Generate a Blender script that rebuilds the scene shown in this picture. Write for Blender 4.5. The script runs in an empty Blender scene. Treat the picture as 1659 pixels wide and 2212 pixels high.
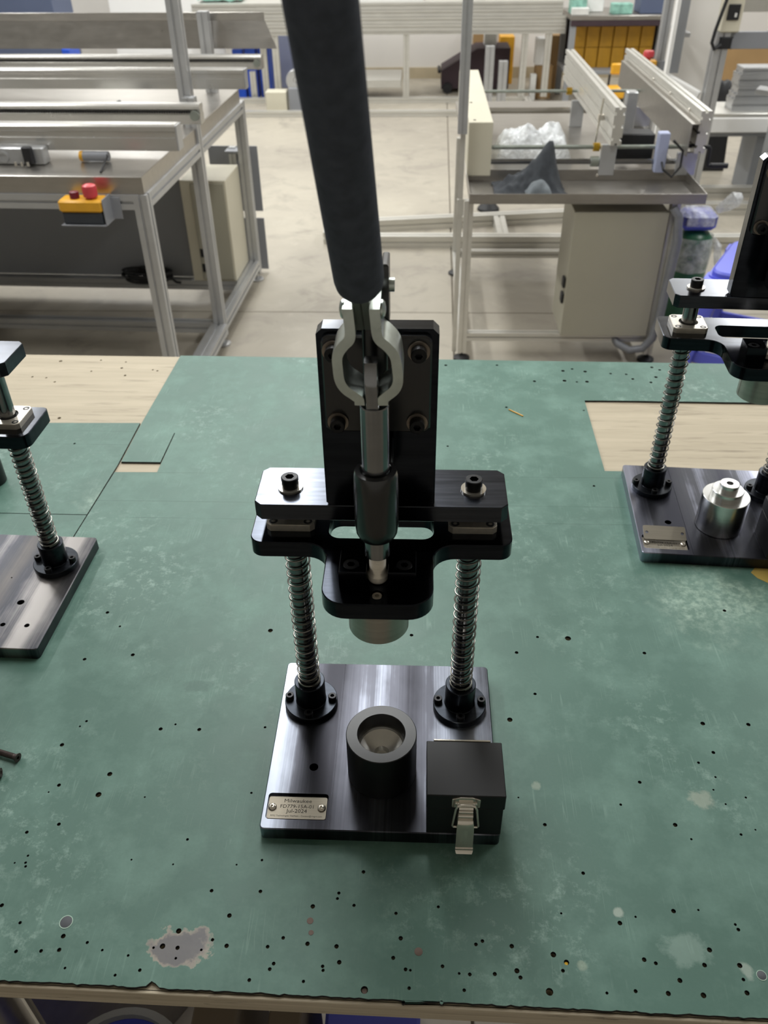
import bpy, bmesh, math, random
from mathutils import Matrix, Vector, noise as mnoise

# ---------------------------------------------------------------- camera, world, lamps, exposure
# All lengths in millimetres, z = 0 on the green bench mat; the floor lies 780 mm lower.
BENCH = 780.0
random.seed(7)
SC = bpy.context.scene
COL = SC.collection


def W3(x, y, z):
    return Vector((x * .001, y * .001, (z + BENCH) * .001))


CAM_F, CAM_YAW, CAM_PITCH, CAM_ROLL = 1790.0, -0.04808, 0.64835, -0.01466
CAM_POS = (26.34, -515.34, 634.82)
cy_, sy_ = math.cos(CAM_YAW), math.sin(CAM_YAW)
cp_, sp_ = math.cos(CAM_PITCH), math.sin(CAM_PITCH)
fwd = Vector((sy_ * cp_, cy_ * cp_, -sp_))
rgt = Vector((cy_, -sy_, 0))
upv = rgt.cross(fwd)
cr_, sr_ = math.cos(CAM_ROLL), math.sin(CAM_ROLL)
rgt, upv = rgt * cr_ + upv * sr_, upv * cr_ - rgt * sr_
cd = bpy.data.cameras.new('camera')
cam = bpy.data.objects.new('camera', cd)
COL.objects.link(cam)
cam.matrix_world = Matrix.Translation(W3(*CAM_POS)) @ Matrix((rgt, upv, -fwd)).transposed().to_4x4()
cd.sensor_fit = 'VERTICAL'
cd.sensor_height = 36.0
cd.lens = CAM_F / 2212.0 * 36.0
cd.clip_start, cd.clip_end = .02, 60
cd.dof.use_dof = True
cd.dof.focus_distance = .70
cd.dof.aperture_fstop = 12.0
SC.camera = cam

wd = bpy.data.worlds.new('world')
SC.world = wd
wd.use_nodes = True
wd.node_tree.nodes['Background'].inputs[0].default_value = (.93, .98, 1.0, 1)
wd.node_tree.nodes['Background'].inputs[1].default_value = .19
SC.view_settings.view_transform = 'Standard'
SC.view_settings.look = 'None'
SC.view_settings.gamma = 1.0
SC.view_settings.use_curve_mapping = False
SC.view_settings.exposure = 0.0
SC.cycles.use_denoising = True
SC.cycles.max_bounces = 6
SC.cycles.sample_clamp_indirect = 4.0


def lamp(x, y, z, sx, sy, watts, col=(.985, 1, .995)):
    l = bpy.data.lights.new('area_lamp', 'AREA')
    l.shape = 'RECTANGLE'
    l.size, l.size_y, l.energy, l.color = sx, sy, watts, col
    o = bpy.data.objects.new('area_lamp', l)
    o.location = W3(x, y, z)
    COL.objects.link(o)


LAMP_W = 37
for lx, ly in ((-2500, 1700), (-2500, 3500), (-2500, 5300), (-2500, 7000), (-640, 2900), (-640, 4900), (-640, 6800),
               (2400, 1900), (2400, 3700), (2400, 5500), (2400, 7100)):
    lamp(lx, ly, 2300, .3, 1.25, LAMP_W)
lamp(-110, 950, 1550, .3, 1.1, 19)  # unseen bench lamp, added low to steepen the falloff toward the bench front

# ---------------------------------------------------------------- materials


def lin(h):
    h = h.lstrip('#')
    v = [int(h[i:i + 2], 16) / 255 for i in (0, 2, 4)]
    return tuple(c / 12.92 if c <= .04045 else ((c + .055) / 1.055) ** 2.4 for c in v) + (1,)


class NT:
    def __init__(s, name):
        s.m = bpy.data.materials.new(name)
        s.m.use_nodes = True
        s.t = s.m.node_tree
        s.b = s.t.nodes['Principled BSDF']

    def n(s, kind, **k):
        nd = s.t.nodes.new(kind)
        for a, v in k.items():
            if a.startswith('i_'):
                key = a[2:].replace('_', ' ')
                nd.inputs[key].default_value = v
            else:
                setattr(nd, a, v)
        return nd

    def l(s, a, b):
        s.t.links.new(a, b)

    def coord(s, scale=(1, 1, 1), rot=(0, 0, 0), loc=(0, 0, 0)):
        c = s.n('ShaderNodeTexCoord')
        m = s.n('ShaderNodeMapping')
        m.inputs['Scale'].default_value = scale
        m.inputs['Rotation'].default_value = rot
        m.inputs['Location'].default_value = loc
        s.l(c.outputs['Object'], m.inputs[0])
        return m.outputs[0]

    def noise(s, vec, scale=5, detail=4, rough=.55, dist=0):
        nd = s.n('ShaderNodeTexNoise')
        nd.inputs['Scale'].default_value = scale
        nd.inputs['Detail'].default_value = detail
        nd.inputs['Roughness'].default_value = rough
        nd.inputs['Distortion'].default_value = dist
        s.l(vec, nd.inputs['Vector'])
        return nd.outputs['Fac']

    def ramp(s, fac, stops):
        r = s.n('ShaderNodeValToRGB')
        e = r.color_ramp.elements
        while len(e) < len(stops):
            e.new(.5)
        for i, (p, c) in enumerate(stops):
            e[i].position = p
            e[i].color = c if isinstance(c, tuple) else (c, c, c, 1)
        s.l(fac, r.inputs[0])
        return r.outputs[0]

    def mix(s, fac, a, b, mode='MIX'):
        m = s.n('ShaderNodeMix', data_type='RGBA', blend_type=mode)
        for sock, v in ((0, fac), (6, a), (7, b)):
            if hasattr(v, 'is_linked'):
                s.l(v, m.inputs[sock])
            else:
                m.inputs[sock].default_value = v
        return m.outputs[2]

    def math(s, op, a, b=0.0, clamp=False):
        m = s.n('ShaderNodeMath', operation=op, use_clamp=clamp)
        for i, v in enumerate((a, b)):
            if hasattr(v, 'is_linked'):
                s.l(v, m.inputs[i])
            else:
                m.inputs[i].default_value = v
        return m.outputs[0]

    def bump(s, h, strength=.2, dist=.001):
        b = s.n('ShaderNodeBump')
        b.inputs['Strength'].default_value = strength
        b.inputs['Distance'].default_value = dist
        s.l(h, b.inputs['Height'])
        s.l(b.outputs[0], s.b.inputs['Normal'])

    def set(s, **k):
        for a, v in k.items():
            sock = s.b.inputs[a.replace('_', ' ')]
            if hasattr(v, 'is_linked'):
                s.l(v, sock)
            else:
                sock.default_value = v
        return s.m


def simple(name, hexc, rough=.5, metal=0.0, var=.12, scale=14, **k):
    """plain colour with a little cloudy variation"""
    t = NT(name)
    c = lin(hexc)
    f = t.noise(t.coord(), scale, 3)
    lo = tuple(v * (1 - var) for v in c[:3]) + (1,)
    hi = tuple(min(1, v * (1 + var)) for v in c[:3]) + (1,)
    t.set(Base_Color=t.ramp(f, [(.3, lo), (.7, hi)]), Roughness=rough, Metallic=metal, **k)
    return t.m


def brushed(name, hexc, rough=.3, axis=(40, 1, 1), var=.3, rvar=.12, metal=1.0, scale=8):
    """metal with machining streaks: noise stretched along the axes of small scale"""
    t = NT(name)
    c = lin(hexc)
    f = t.noise(t.coord(scale=axis), scale, 5, .6)
    g = t.noise(t.coord(scale=(3, 3, 3), loc=(3, 1, 7)), scale, 4, .6)
    lo = tuple(v * (1 - var) for v in c[:3]) + (1,)
    hi = tuple(min(1, v * (1 + var)) for v in c[:3]) + (1,)
    t.set(Base_Color=t.ramp(f, [(.25, lo), (.75, hi)]), Metallic=metal)
    rr = t.math('ADD', t.math('ADD', t.math('MULTIPLY', f, rvar), t.math('MULTIPLY', g, rvar)), rough - rvar)
    t.l(rr, t.b.inputs['Roughness'])
    return t.m


def scratches(t, angles, freq=260, thin=.012, scale=9):
    """sum of fine line masks at several angles, broken up by a coarse mask"""
    out = None
    for i, a in enumerate(angles):
        v = t.coord(scale=(freq / 10, .8, 1), rot=(0, 0, a), loc=(i * 3.1, i * 1.7, 0))
        f = t.noise(v, scale * .5, 1, .4, .15)
        d = t.math('ABSOLUTE', t.math('SUBTRACT', f, .5))
        ln = t.ramp(d, [(0, 1.0), (thin, 0.0)])
        mask = t.ramp(t.noise(t.coord(loc=(i * 5, 2, 1)), 13 + i * 3, 2), [(.6, 0.0), (.74, 1.0)])
        ln = t.math('MULTIPLY', ln, mask)
        out = ln if out is None else t.math('MAXIMUM', out, ln)
    return out


def mat_green():
    t = NT('green_rubber')
    v = t.coord()
    big = t.noise(v, 3.2, 4, .6)
    mid = t.noise(t.coord(loc=(4, 9, 0)), 16, 5, .65)
    fine = t.noise(v, 420, 2)
    base = t.ramp(big, [(.3, lin('#43665a')), (.55, lin('#4e7064')), (.78, lin('#5f8275'))])
    base = t.mix(t.ramp(mid, [(.46, 0.0), (.8, .5)]), base, lin('#82a497'))
    scuff = t.noise(t.coord(loc=(2, 8, 0)), 75, 6, .75)
    area = t.ramp(t.noise(t.coord(loc=(8, 1, 0)), 5.5, 3), [(.48, 0.0), (.66, 1.0)])
    base = t.mix(t.math('MULTIPLY', t.ramp(scuff, [(.52, 0.0), (.72, .6)]), area), base, lin('#a4bfb3'))
    base = t.mix(t.ramp(mid, [(.1, .5), (.32, 0.0)]), base, lin('#315d4c'))
    base = t.mix(t.math('MULTIPLY', fine, .22), base, lin('#33594b'))
    sc = scratches(t, (.5, 1.25, -.9, 2.2, 1.75, .05))
    base = t.mix(t.math('MULTIPLY', sc, .2), base, lin('#a3c2b4'))
    # chalky worn area between the middle and the right press
    sx = t.n('ShaderNodeSeparateXYZ')
    t.l(t.n('ShaderNodeTexCoord').outputs['Object'], sx.inputs[0])

    def blob(cx, cy, rx, ry, amt, frq):
        dx = t.math('DIVIDE', t.math('SUBTRACT', sx.outputs[0], cx), rx)
        dy = t.math('DIVIDE', t.math('SUBTRACT', sx.outputs[1], cy - .25), ry)
        d = t.math('SQRT', t.math('ADD', t.math('MULTIPLY', dx, dx), t.math('MULTIPLY', dy, dy)))
        nz = t.noise(t.coord(loc=(cx * 7, cy * 5, 0)), frq, 5, .6)
        return t.math('ADD', d, t.math('MULTIPLY', t.math('SUBTRACT', nz, .5), amt))
    chalk = t.ramp(blob(.36, .165, .09, .075, 1.6, 22), [(.35, 1.0), (.95, 0.0)])
    cf = t.ramp(t.noise(t.coord(loc=(1, 4, 0)), 120, 5, .7), [(.42, .15), (.7, .75)])
    base = t.mix(t.math('MULTIPLY', chalk, cf), base, lin('#a9bfae'))
    # grey patch where the top layer is torn off, with a pale rim
    d = blob(-.146, -.2215, .030, .0175, 1.5, 55)
    rim = t.ramp(d, [(.62, 0.0), (.72, 1.0), (.80, 1.0), (.84, 0.0)])
    inner = t.ramp(d, [(.74, 1.0), (.80, 0.0)])
    base = t.mix(inner, base, t.ramp(mid, [(.3, lin('#58585c')), (.7, lin('#716e6d'))]))
    base = t.mix(t.math('MULTIPLY', rim, t.ramp(mid, [(.4, .0), (.62, .75)])), base, lin('#a59b8c'))
    # two scuffed paler spots near the front right corner and a dark oil blot
    for cx, cy, rx, ry, col, a in ((.232, -.212, .022, .016, '#8fa79c', 1.6), (.272, -.226, .006, .008, '#b9c4b8', 1.5),
                                   (.187, -.186, .0055, .005, '#c9cfc2', 1.6), (.153, -.226, .005, .005, '#9aa58f', 1.2),
                                   (-.19, .03, .02, .012, '#3c5a51', 1.9), (-.166, -.012, .016, .02, '#3f6156', 1.9),
                                   (.277, -.083, .012, .012, '#a9ad9c', 1.8), (.136, -.074, .006, .007, '#a7b09d', 1.4)):
        m = t.ramp(blob(cx, cy, rx, ry, a, 90), [(.5, .42), (.85, 0.0)])
        base = t.mix(m, base, lin(col))
    wob = t.math('MULTIPLY', t.math('SUBTRACT', t.noise(t.coord(loc=(3, 3, 0)), 6, 2), .5), .004)
    fade = t.ramp(t.noise(t.coord(loc=(9, 5, 0)), 9, 2), [(.4, 0.0), (.55, .75)])
    for yy in (.403, .338, .3025):
        ln = t.math('ABSOLUTE', t.math('SUBTRACT', t.math('ADD', sx.outputs[1], wob), yy - .25))
        ln = t.math('MULTIPLY', t.math('LESS_THAN', ln, .0004), fade)
        base = t.mix(ln, base, lin('#2c4a40'))
    t.set(Base_Color=base, Roughness=t.ramp(mid, [(.2, .42), (.8, .6)]), Specular_IOR_Level=.5)
    t.bump(t.math('ADD', t.math('MULTIPLY', fine, .5), t.math('MULTIPLY', mid, 2.0)), .12, .0006)
    return t.m


def mat_wood(name, a='#a69a84', b='#bbaf98', dark='#837764'):
    t = NT(name)
    g = t.noise(t.coord(scale=(1, 16, 16)), 4, 5, .6, .4)
    s = t.noise(t.coord(scale=(1.2, 11, 11), loc=(2, 7, 1)), 7, 4, .65)
    c = t.ramp(g, [(.25, lin(a)), (.7, lin(b))])
    c = t.mix(t.ramp(s, [(.54, 0.0), (.72, .8)]), c, lin(dark))
    f = t.noise(t.coord(scale=(3, 60, 60)), 12, 3)
    c = t.mix(t.math('MULTIPLY', f, .3), c, lin('#a5997f'))
    t.set(Base_Color=c, Roughness=.62)
    t.bump(f, .15, .0005)
    return t.m


def mat_edge():
    t = NT('plywood_edge')
    g = t.noise(t.coord(scale=(1.5, 30, 60)), 5, 4, .6)
    c = t.ramp(g, [(.3, lin('#a99c86')), (.7, lin('#c9bda6'))])
    s = t.noise(t.coord(scale=(6, 6, 34), loc=(3, 2, 0)), 4, 5, .7)
    c = t.mix(t.ramp(s, [(.60, 0.0), (.70, .85)]), c, lin('#4a4036'))
    t.set(Base_Color=c, Roughness=.7)
    return t.m


def mat_floor():
    t = NT('worn_concrete')
    v = t.coord()
    a = t.noise(v, .9, 6, .62, .3)
    b = t.noise(t.coord(loc=(5, 2, 0)), 4.5, 6, .68, .6)
    f = t.noise(v, 60, 3)
    c = t.ramp(a, [(.3, lin('#928b80')), (.5, lin('#a69f91')), (.72, lin('#b6af9f'))])
    c = t.mix(t.ramp(b, [(.52, 0.0), (.7, .55)]), c, lin('#79726b'))
    c = t.mix(t.ramp(b, [(.2, .6), (.4, 0.0)]), c, lin('#c2bdae'))
    c = t.mix(t.math('MULTIPLY', f, .25), c, lin('#a39a8a'))
    t.set(Base_Color=c, Roughness=t.ramp(b, [(.3, .38), (.7, .6)]))
    return t.m


def mat_base_plate(name, lo='#2a2a2e', hi='#8a8f9a'):
    """blackened milled steel: bands of milling passes across x, fine lines along y"""
    t = NT(name)
    band = t.noise(t.coord(scale=(17, .2, 1), loc=(7.3, 0, 0)), 1.0, 2, .5)
    fine = t.noise(t.coord(scale=(160, 1.2, 1)), 3, 3, .6)
    cloud = t.noise(t.coord(scale=(9, 4, 4), loc=(1, 5, 0)), 3, 4)
    k = t.math('ADD', t.math('MULTIPLY', band, .78), t.math('ADD', t.math('MULTIPLY', fine, .08), t.math('MULTIPLY', cloud, .14)))
    t.set(Base_Color=t.ramp(k, [(.40, lin(lo)), (.5, lin('#45464c')), (.60, lin(hi))]), Metallic=1.0,
          Roughness=t.ramp(k, [(.35, .40), (.65, .30)]), Anisotropic=.6)
    tn = t.n('ShaderNodeCombineXYZ')
    tn.inputs[1].default_value = 1.0
    t.l(tn.outputs[0], t.b.inputs['Tangent'])
    t.bump(fine, .05, .0004)
    return t.m


def mat_film(name):
    """crumpled clear plastic film"""
    t = NT(name)
    f = t.noise(t.coord(), 26, 4, .6)
    t.set(Base_Color=lin('#eef1f3'), Roughness=.12, Alpha=t.ramp(f, [(.35, .22), (.7, .75)]), Specular_IOR_Level=.9)
    t.bump(f, .8, .02)
    return t.m


MT = {
    'green': mat_green(), 'wood': mat_wood('bare_plywood'), 'edge': mat_edge(), 'floor': mat_floor(),
    'sub': simple('joint_filler', '#6f6658', .9),
    'hole': simple('hole_dark', '#15130f', .9),
    'black': brushed('black_oxide_steel', '#303338', .3, (3, 30, 30), .25, .08),
    'blackx': brushed('black_oxide_plate', '#2b2e34', .15, (1.5, 24, 24), .35, .05),
    'bar': brushed('black_oxide_bar', '#44474e', .2, (2, 30, 30), .35, .06),
    'base': mat_base_plate('milled_black_base'),
    'base_r': mat_base_plate('milled_blue_grey_base', '#34353f', '#a0a3b4'),
    'base_l': mat_base_plate('milled_base_grey_sheen', '#625f5d', '#9a9694'),  # paler copy of the base steel: its grey reflection put into the colour
    'satin': simple('satin_black', '#121315', .45, .0, .1, 30, Specular_IOR_Level=.4),
    'screw': simple('black_screw', '#2b2b2c', .38, .9, .15, 60),
    'insert': simple('bright_insert', '#d9d7d2', .38, 1.0, .06, 50),
    'steel': brushed('turned_steel', '#aaa59c', .24, (1, 1, 26), .16, .06, .75),
    'rod': brushed('ground_steel_rod', '#8e8f91', .16, (1, 1, 8), .12, .05),
    'alu_t': brushed('turned_aluminium', '#d3d3d1', .24, (1, 1, 40), .1, .06),
    'spring': simple('spring_wire', '#7e7c76', .3, 1.0, .1, 40),
    'bronze': simple('dark_bronzed_washer', '#8a7f73', .35, .85, .15, 60),
    'zinc': brushed('zinc_plate', '#c3cbc4', .3, (6, 6, 6), .18, .1),
    'lever': simple('dull_plated_steel', '#9aa098', .42, .7, .15, 25),
    'cast': simple('black_cast_paint', '#0d0e10', .22, .0, .2, 60, Specular_IOR_Level=.8),
    'foam': simple('black_foam_grip', '#4a4d56', .92, .0, .18, 120, Specular_IOR_Level=.25),
    'chrome': simple('nickel_plate', '#d8d2c6', .14, .75, .04, 20),
    'bright': brushed('bright_spindle', '#eee7da', .2, (1, 1, 60), .06, .05, .4),
    'plate': brushed('etched_steel_plate', '#827c70', .45, (4, 60, 10), .08, .05),
    'ink': simple('etched_lettering', '#16140f', .8),
    'nickel': brushed('bearing_flange_steel', '#cfc8ba', .26, (20, 2, 20), .1, .05, .6),
    'cupblack': simple('black_delrin', '#0f1011', .36, .0, .1, 40),
    'alu': brushed('aluminium_profile', '#bcbdbe', .34, (1, 3, 3), .06, .05, .6),
    'alu_w': brushed('pale_aluminium_profile', '#d0cec7', .36, (1, 3, 3), .06, .05, .6),
    'inox': brushed('stainless_sheet', '#b3afa9', .3, (1.5, 6, 6), .1, .08, .95),
    'rail': brushed('conveyor_rail_aluminium', '#cfcdc8', .26, (1, 3, 3), .06, .05, .8),
    'inox_dark': brushed('stainless_dull', '#a19d97', .4, (1.5, 6, 6), .1, .08, .9),
    'cream': simple('cream_enamel', '#a6a291', .45, .0, .05, 3),
    'cream2': simple('cream_enamel_light', '#cfc9b5', .45, .0, .05, 3),
    'slate': simple('slate_panel', '#8c8e91', .55, .0, .06, 3),
    'greyplate': simple('grey_sheet', '#8b8d92', .5, .1, .06, 3),
    'bin': simple('shaded_yellow_plastic', '#b5861f', .5),  # yellow plastic darkened: the shade inside the rack put into the colour
    'yellow': simple('yellow_plastic', '#e0a52a', .4),
    'dkblue': simple('dark_grey_plastic', '#33383f', .5),
    'red': simple('red_plastic', '#cc444a', .35),
    'dkred': simple('dark_red_plastic', '#6f1f2c', .35),
    'rubber': simple('black_rubber', '#1b1b1d', .55),
    'cloth_l': simple('light_grey_cloth', '#70767a', .95, .0, .2, 25),
    'cloth': simple('charcoal_cloth', '#3b3e42', .95, .0, .25, 25),
    'film': mat_film('clear_film'),
    'white': simple('white_paint', '#f0efec', .6, .0, .03, 2),
    'wall': simple('white_wall_paint', '#dcd8d2', .8, .0, .04, 1.2),
    'wallb': simple('stained_wall_base', '#b3a68c', .85, .0, .15, 4),
    'blue': simple('blue_plastic', '#2452c4', .45),
    'navy': simple('navy_sheet', '#56607a', .6, .0, .05, 2),
    'lav': simple('lavender_sheet', '#a9b0cc', .6, .0, .05, 2),
    'stool': simple('violet_blue_plastic', '#5a62d0', .4, .0, .08, 4),
    'gas': simple('green_cylinder_paint', '#2a6348', .35, .0, .12, 12),
    'card_shade': simple('shaded_cardboard', '#6f6558', .85, .0, .1, 6),  # cardboard darkened: under-bench shade put into the colour
    'card': simple('brown_cardboard', '#a5865c', .8, .0, .08, 4),
    'brass': simple('brass', '#c9a33e', .3, 1.0),
    'maroon': simple('dark_maroon', '#3a2a30', .7),
    'teal': simple('teal_packaging', '#86b5a6', .6, .0, .4, 20),
    'tape': simple('masking_tape', '#b59a4e', .7),
    'rust': simple('brown_steel_bolt', '#4d4340', .5, .6, .25, 200),
    'hose': simple('grey_conduit', '#7d7f83', .4, .1, .1, 30),
    'cloudy': simple('cloudy_white', '#d8d8d4', .4),
    'plug': simple('dark_plug', '#4a4d52', .6),
    'plugb': simple('brown_plug', '#6f5f57', .8),
    'ring': simple('pale_ring', '#a9c2b2', .6),
    'mag': simple('grey_plug', '#5b6462', .7),
}

# ---------------------------------------------------------------- mesh helpers


def circle(r, n=24, cx=0, cy=0, a0=0):
    return [(cx + r * math.cos(a0 + 2 * math.pi * i / n), cy + r * math.sin(a0 + 2 * math.pi * i / n)) for i in range(n)]


def rrect(x0, x1, y0, y1, r=0, n=4):
    """rectangle outline with rounded (n>1) or cut (n=1) corners"""
    if r <= 0:
        return [(x0, y0), (x1, y0), (x1, y1), (x0, y1)]
    o = []
    for cx, cy, a in ((x1 - r, y0 + r, -math.pi / 2), (x1 - r, y1 - r, 0), (x0 + r, y1 - r, math.pi / 2), (x0 + r, y0 + r, math.pi)):
        for i in range(n + 1):
            t = a + math.pi / 2 * i / n
            o.append((cx + r * math.cos(t), cy + r * math.sin(t)))
    return o


def round_poly(pts, radii, n=6):
    """polygon with each corner filleted by its own radius (works for inner corners too)"""
    out = []
    k = len(pts)
    for i, (p, r) in enumerate(zip(pts, radii)):
        p = Vector(p)
        a = (Vector(pts[i - 1]) - p)
        b = (Vector(pts[(i + 1) % k]) - p)
        if r <= 0:
            out.append(tuple(p))
            continue
        ang = a.angle(b)
        d = r / math.tan(ang / 2)
        pa, pb = p + a.normalized() * d, p + b.normalized() * d
        c = p + (a.normalized() + b.normalized()).normalized() * (r / math.sin(ang / 2))
        va, vb = pa - c, pb - c
        tot = va.angle_signed(vb)
        a0 = math.atan2(va.y, va.x)
        for j in range(n + 1):
            t = a0 - tot * j / n
            out.append((c.x + r * math.cos(t), c.y + r * math.sin(t)))
    return out


def inset(pts, d):
    o = []
    k = len(pts)
    for i in range(k):
        p, a, b = Vector(pts[i]), Vector(pts[i - 1]), Vector(pts[(i + 1) % k])
        e1, e2 = (p - a), (b - p)
        if e1.length < 1e-9 or e2.length < 1e-9:
            o.append(tuple(p))
            continue
        n1, n2 = Vector((-e1.y, e1.x)).normalized(), Vector((-e2.y, e2.x)).normalized()
        m = (n1 + n2)
        m = n1 if m.length < 1e-6 else m.normalized()
        o.append(tuple(p + m * (d / max(.35, m.dot(n1)))))
    return o


class MB:
    def __init__(s, m=None):
        s.v, s.f, s.m = [], [], m or Matrix.Identity(4)

    def av(s, pts):
        i = len(s.v)
        s.v += [s.m @ Vector(p) for p in pts]
        return i

    def loft(s, rings, cap=(True, True), closed=False):
        n = len(rings[0])
        ids = [s.av(r) for r in rings]
        pairs = list(zip(ids, ids[1:])) + ([(ids[-1], ids[0])] if closed else [])
        for a, b in pairs:
            for j in range(n):
                k = (j + 1) % n
                s.f.append((a + j, a + k, b + k, b + j))
        if not closed:
            if cap[0]:
                s.f.append(tuple(ids[0] + j for j in reversed(range(n))))
            if cap[1]:
                s.f.append(tuple(ids[-1] + j for j in range(n)))
        return s

    def prism(s, out, z0, z1, c=0, c0=None):
        """upright prism of a counter-clockwise outline, top (and bottom) edge chamfered by c"""
        c0 = c if c0 is None else c0
        r = []
        if c0 > 0:
            r += [[(x, y, z0) for x, y in inset(out, c0)], [(x, y, z0 + c0) for x, y in out]]
        else:
            r.append([(x, y, z0) for x, y in out])
        if c > 0:
            r += [[(x, y, z1 - c) for x, y in out], [(x, y, z1) for x, y in inset(out, c)]]
        else:
            r.append([(x, y, z1) for x, y in out])
        return s.loft(r)

    def box(s, x0, x1, y0, y1, z0, z1, c=0):
        return s.prism(rrect(x0, x1, y0, y1, c, 1) if c else rrect(x0, x1, y0, y1), z0, z1, c)

    def lathe(s, prof, n=32, x=0, y=0, closed=False, cap=(True, True)):
        return s.loft([[(x + r * math.cos(2 * math.pi * i / n), y + r * math.sin(2 * math.pi * i / n), z) for i in range(n)]
                       for r, z in prof], cap, closed)

    def cyl(s, p0, p1, r0, r1=None, n=20):
        p0, p1 = Vector(p0), Vector(p1)
        r1 = r0 if r1 is None else r1
        q = (p1 - p0).to_track_quat('Z', 'Y')
        R = []
        for p, r in ((p0, r0), (p1, r1)):
            R.append([p + q @ Vector((r * math.cos(2 * math.pi * i / n), r * math.sin(2 * math.pi * i / n), 0)) for i in range(n)])
        return s.loft(R)

    def tube(s, pts, r, n=8, closed=False):
        P = [Vector(p) for p in pts]
        k = len(P)
        rings = []
        up = None
        for i in range(k):
            if closed:
                t = P[(i + 1) % k] - P[i - 1]
            else:
                t = P[min(i + 1, k - 1)] - P[max(i - 1, 0)]
            t.normalize()
            if up is None:
                up = Vector((0, 0, 1)) if abs(t.z) < .9 else Vector((1, 0, 0))
            up = (up - t * up.dot(t)).normalized()
            sd = t.cross(up)
            rad = r[i] if isinstance(r, (list, tuple)) else r
            rings.append([P[i] + up * rad * math.cos(2 * math.pi * j / n) - sd * rad * math.sin(2 * math.pi * j / n) for j in range(n)])
        return s.loft(rings, closed=closed)

    def extr(s, sec, p0, p1, up=(0, 0, 1)):
        """extrude a 2-D section (u sideways, v along up) from p0 to p1"""
        p0, p1 = Vector(p0), Vector(p1)
        d = (p1 - p0).normalized()
        up = Vector(up)
        up = (up - d * up.dot(d)).normalized()
        sd = up.cross(d)
        return s.loft([[p + sd * u + up * v for u, v in sec] for p in (p0, p1)])

    def sheet(s, out, holes, z0, z1, through=True, zf=None, c=0):
        """flat plate with holes; holes run through, or are blind with a floor at zf (one value or a list)"""
        bm = bmesh.new()
        loops = [inset(out, c) if c else out] + holes
        for lp in loops:
            vs = [bm.verts.new((x, y, 0)) for x, y in lp]
            for i in range(len(vs)):
                bm.edges.new((vs[i - 1], vs[i]))
        bm.verts.index_update()
        bmesh.ops.triangle_fill(bm, use_beauty=True, use_dissolve=False, edges=bm.edges[:], normal=(0, 0, 1))
        bm.verts.index_update()
        flat = [(v.co.x, v.co.y) for v in bm.verts]
        base = s.av([(x, y, z1) for x, y in flat])
        tris = [tuple(v.index for v in f.verts) for f in bm.faces]
        s.f += [tuple(base + i for i in t) for t in tris]
        bm.free()
        rings = [[(x, y, z0) for x, y in out], [(x, y, z1 - c) for x, y in out]]
        if c:
            rings.append([(x, y, z1) for x, y in inset(out, c)])
        s.loft(rings, cap=(not (through and holes), False))
        if through and holes:
            k = len(s.v)
            s.v += [s.m @ Vector((p[0], p[1], z0)) for p in [(v[0], v[1]) for v in flat]]
            s.f += [tuple(k + i for i in reversed(t)) for t in tris]
        for i, h in enumerate(holes):
            z = z0 if through else (zf[i] if isinstance(zf, (list, tuple)) else zf)
            s.loft([[(x, y, z1) for x, y in h], [(x, y, z) for x, y in h]], cap=(False, not through))
        return s

    def shcs(s, r, h, rh=None, depth=None, n=24):
        """socket head cap screw head, axis +z, resting on z=0"""
        rh = rh or r * .52
        depth = depth or h * .6
        hx = []
        for i in range(n):
            a = 2 * math.pi * i / n
            k = math.cos(math.pi / 6) / math.cos((a % (math.pi / 3)) - math.pi / 6)
            hx.append((rh * k * math.cos(a), rh * k * math.sin(a)))
        ci = circle(1, n)
        R = [[(x * r, y * r, 0) for x, y in ci], [(x * r, y * r, h - .08 * r) for x, y in ci],
             [(x * r * .9, y * r * .9, h) for x, y in ci], [(x, y, h) for x, y in hx], [(x, y, h - depth) for x, y in hx]]
        return s.loft(R)

    def build(s, name, mat, parent=None, label=None, sharp=35, kind=None, recalc=True):
        me = bpy.data.meshes.new(name)
        me.from_pydata([v * .001 for v in s.v], [], s.f)
        if recalc:
            bm = bmesh.new()
            bm.from_mesh(me)
            bmesh.ops.recalc_face_normals(bm, faces=bm.faces[:])
            bm.to_mesh(me)
            bm.free()
        me.polygons.foreach_set('use_smooth', [True] * len(me.polygons))
        me.set_sharp_from_angle(angle=math.radians(sharp))
        me.materials.append(MT[mat] if isinstance(mat, str) else mat)
        o = bpy.data.objects.new(name, me)
        COL.objects.link(o)
        if parent is not None:
            o.parent = parent
        if label:
            o['label'] = label
        if kind:
            o['kind'] = kind
        return o


def T(x, y, z):
    return Matrix.Translation((x, y, z))


def RX(d):
    return Matrix.Rotation(math.radians(d), 4, 'X')


def RY(d):
    return Matrix.Rotation(math.radians(d), 4, 'Y')


def RZ(d):
    return Matrix.Rotation(math.radians(d), 4, 'Z')


def thing(name, label, cat, loc, rotz=0.0, group=None):
    """an Empty at the thing's base; loc in mm, rotation clockwise seen from above, in radians"""
    o = bpy.data.objects.new(name, None)
    o.empty_display_size = .02
    o.location = W3(*loc)
    o.rotation_euler = (0, 0, -rotz)
    o['label'], o['category'] = label, cat
    if group:
        o['group'] = group
    COL.objects.link(o)
    return o


class World:
    """makes builders whose coordinates are world millimetres although the mesh belongs to a thing at loc"""

    def __init__(s, loc):
        s.loc = loc

    def mb(s, m=None):
        return MB(T(-s.loc[0], -s.loc[1], -s.loc[2]) @ (m or Matrix.Identity(4)))


def single(name, mb, mat, loc, label, cat, group=None, **k):
    """a thing that is one mesh; mb was made with World(loc).mb()"""
    o = mb.build(name, mat, None, label, **k)
    o.location = W3(*loc)
    o['category'] = cat
    if group:
        o['group'] = group
    return o


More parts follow.
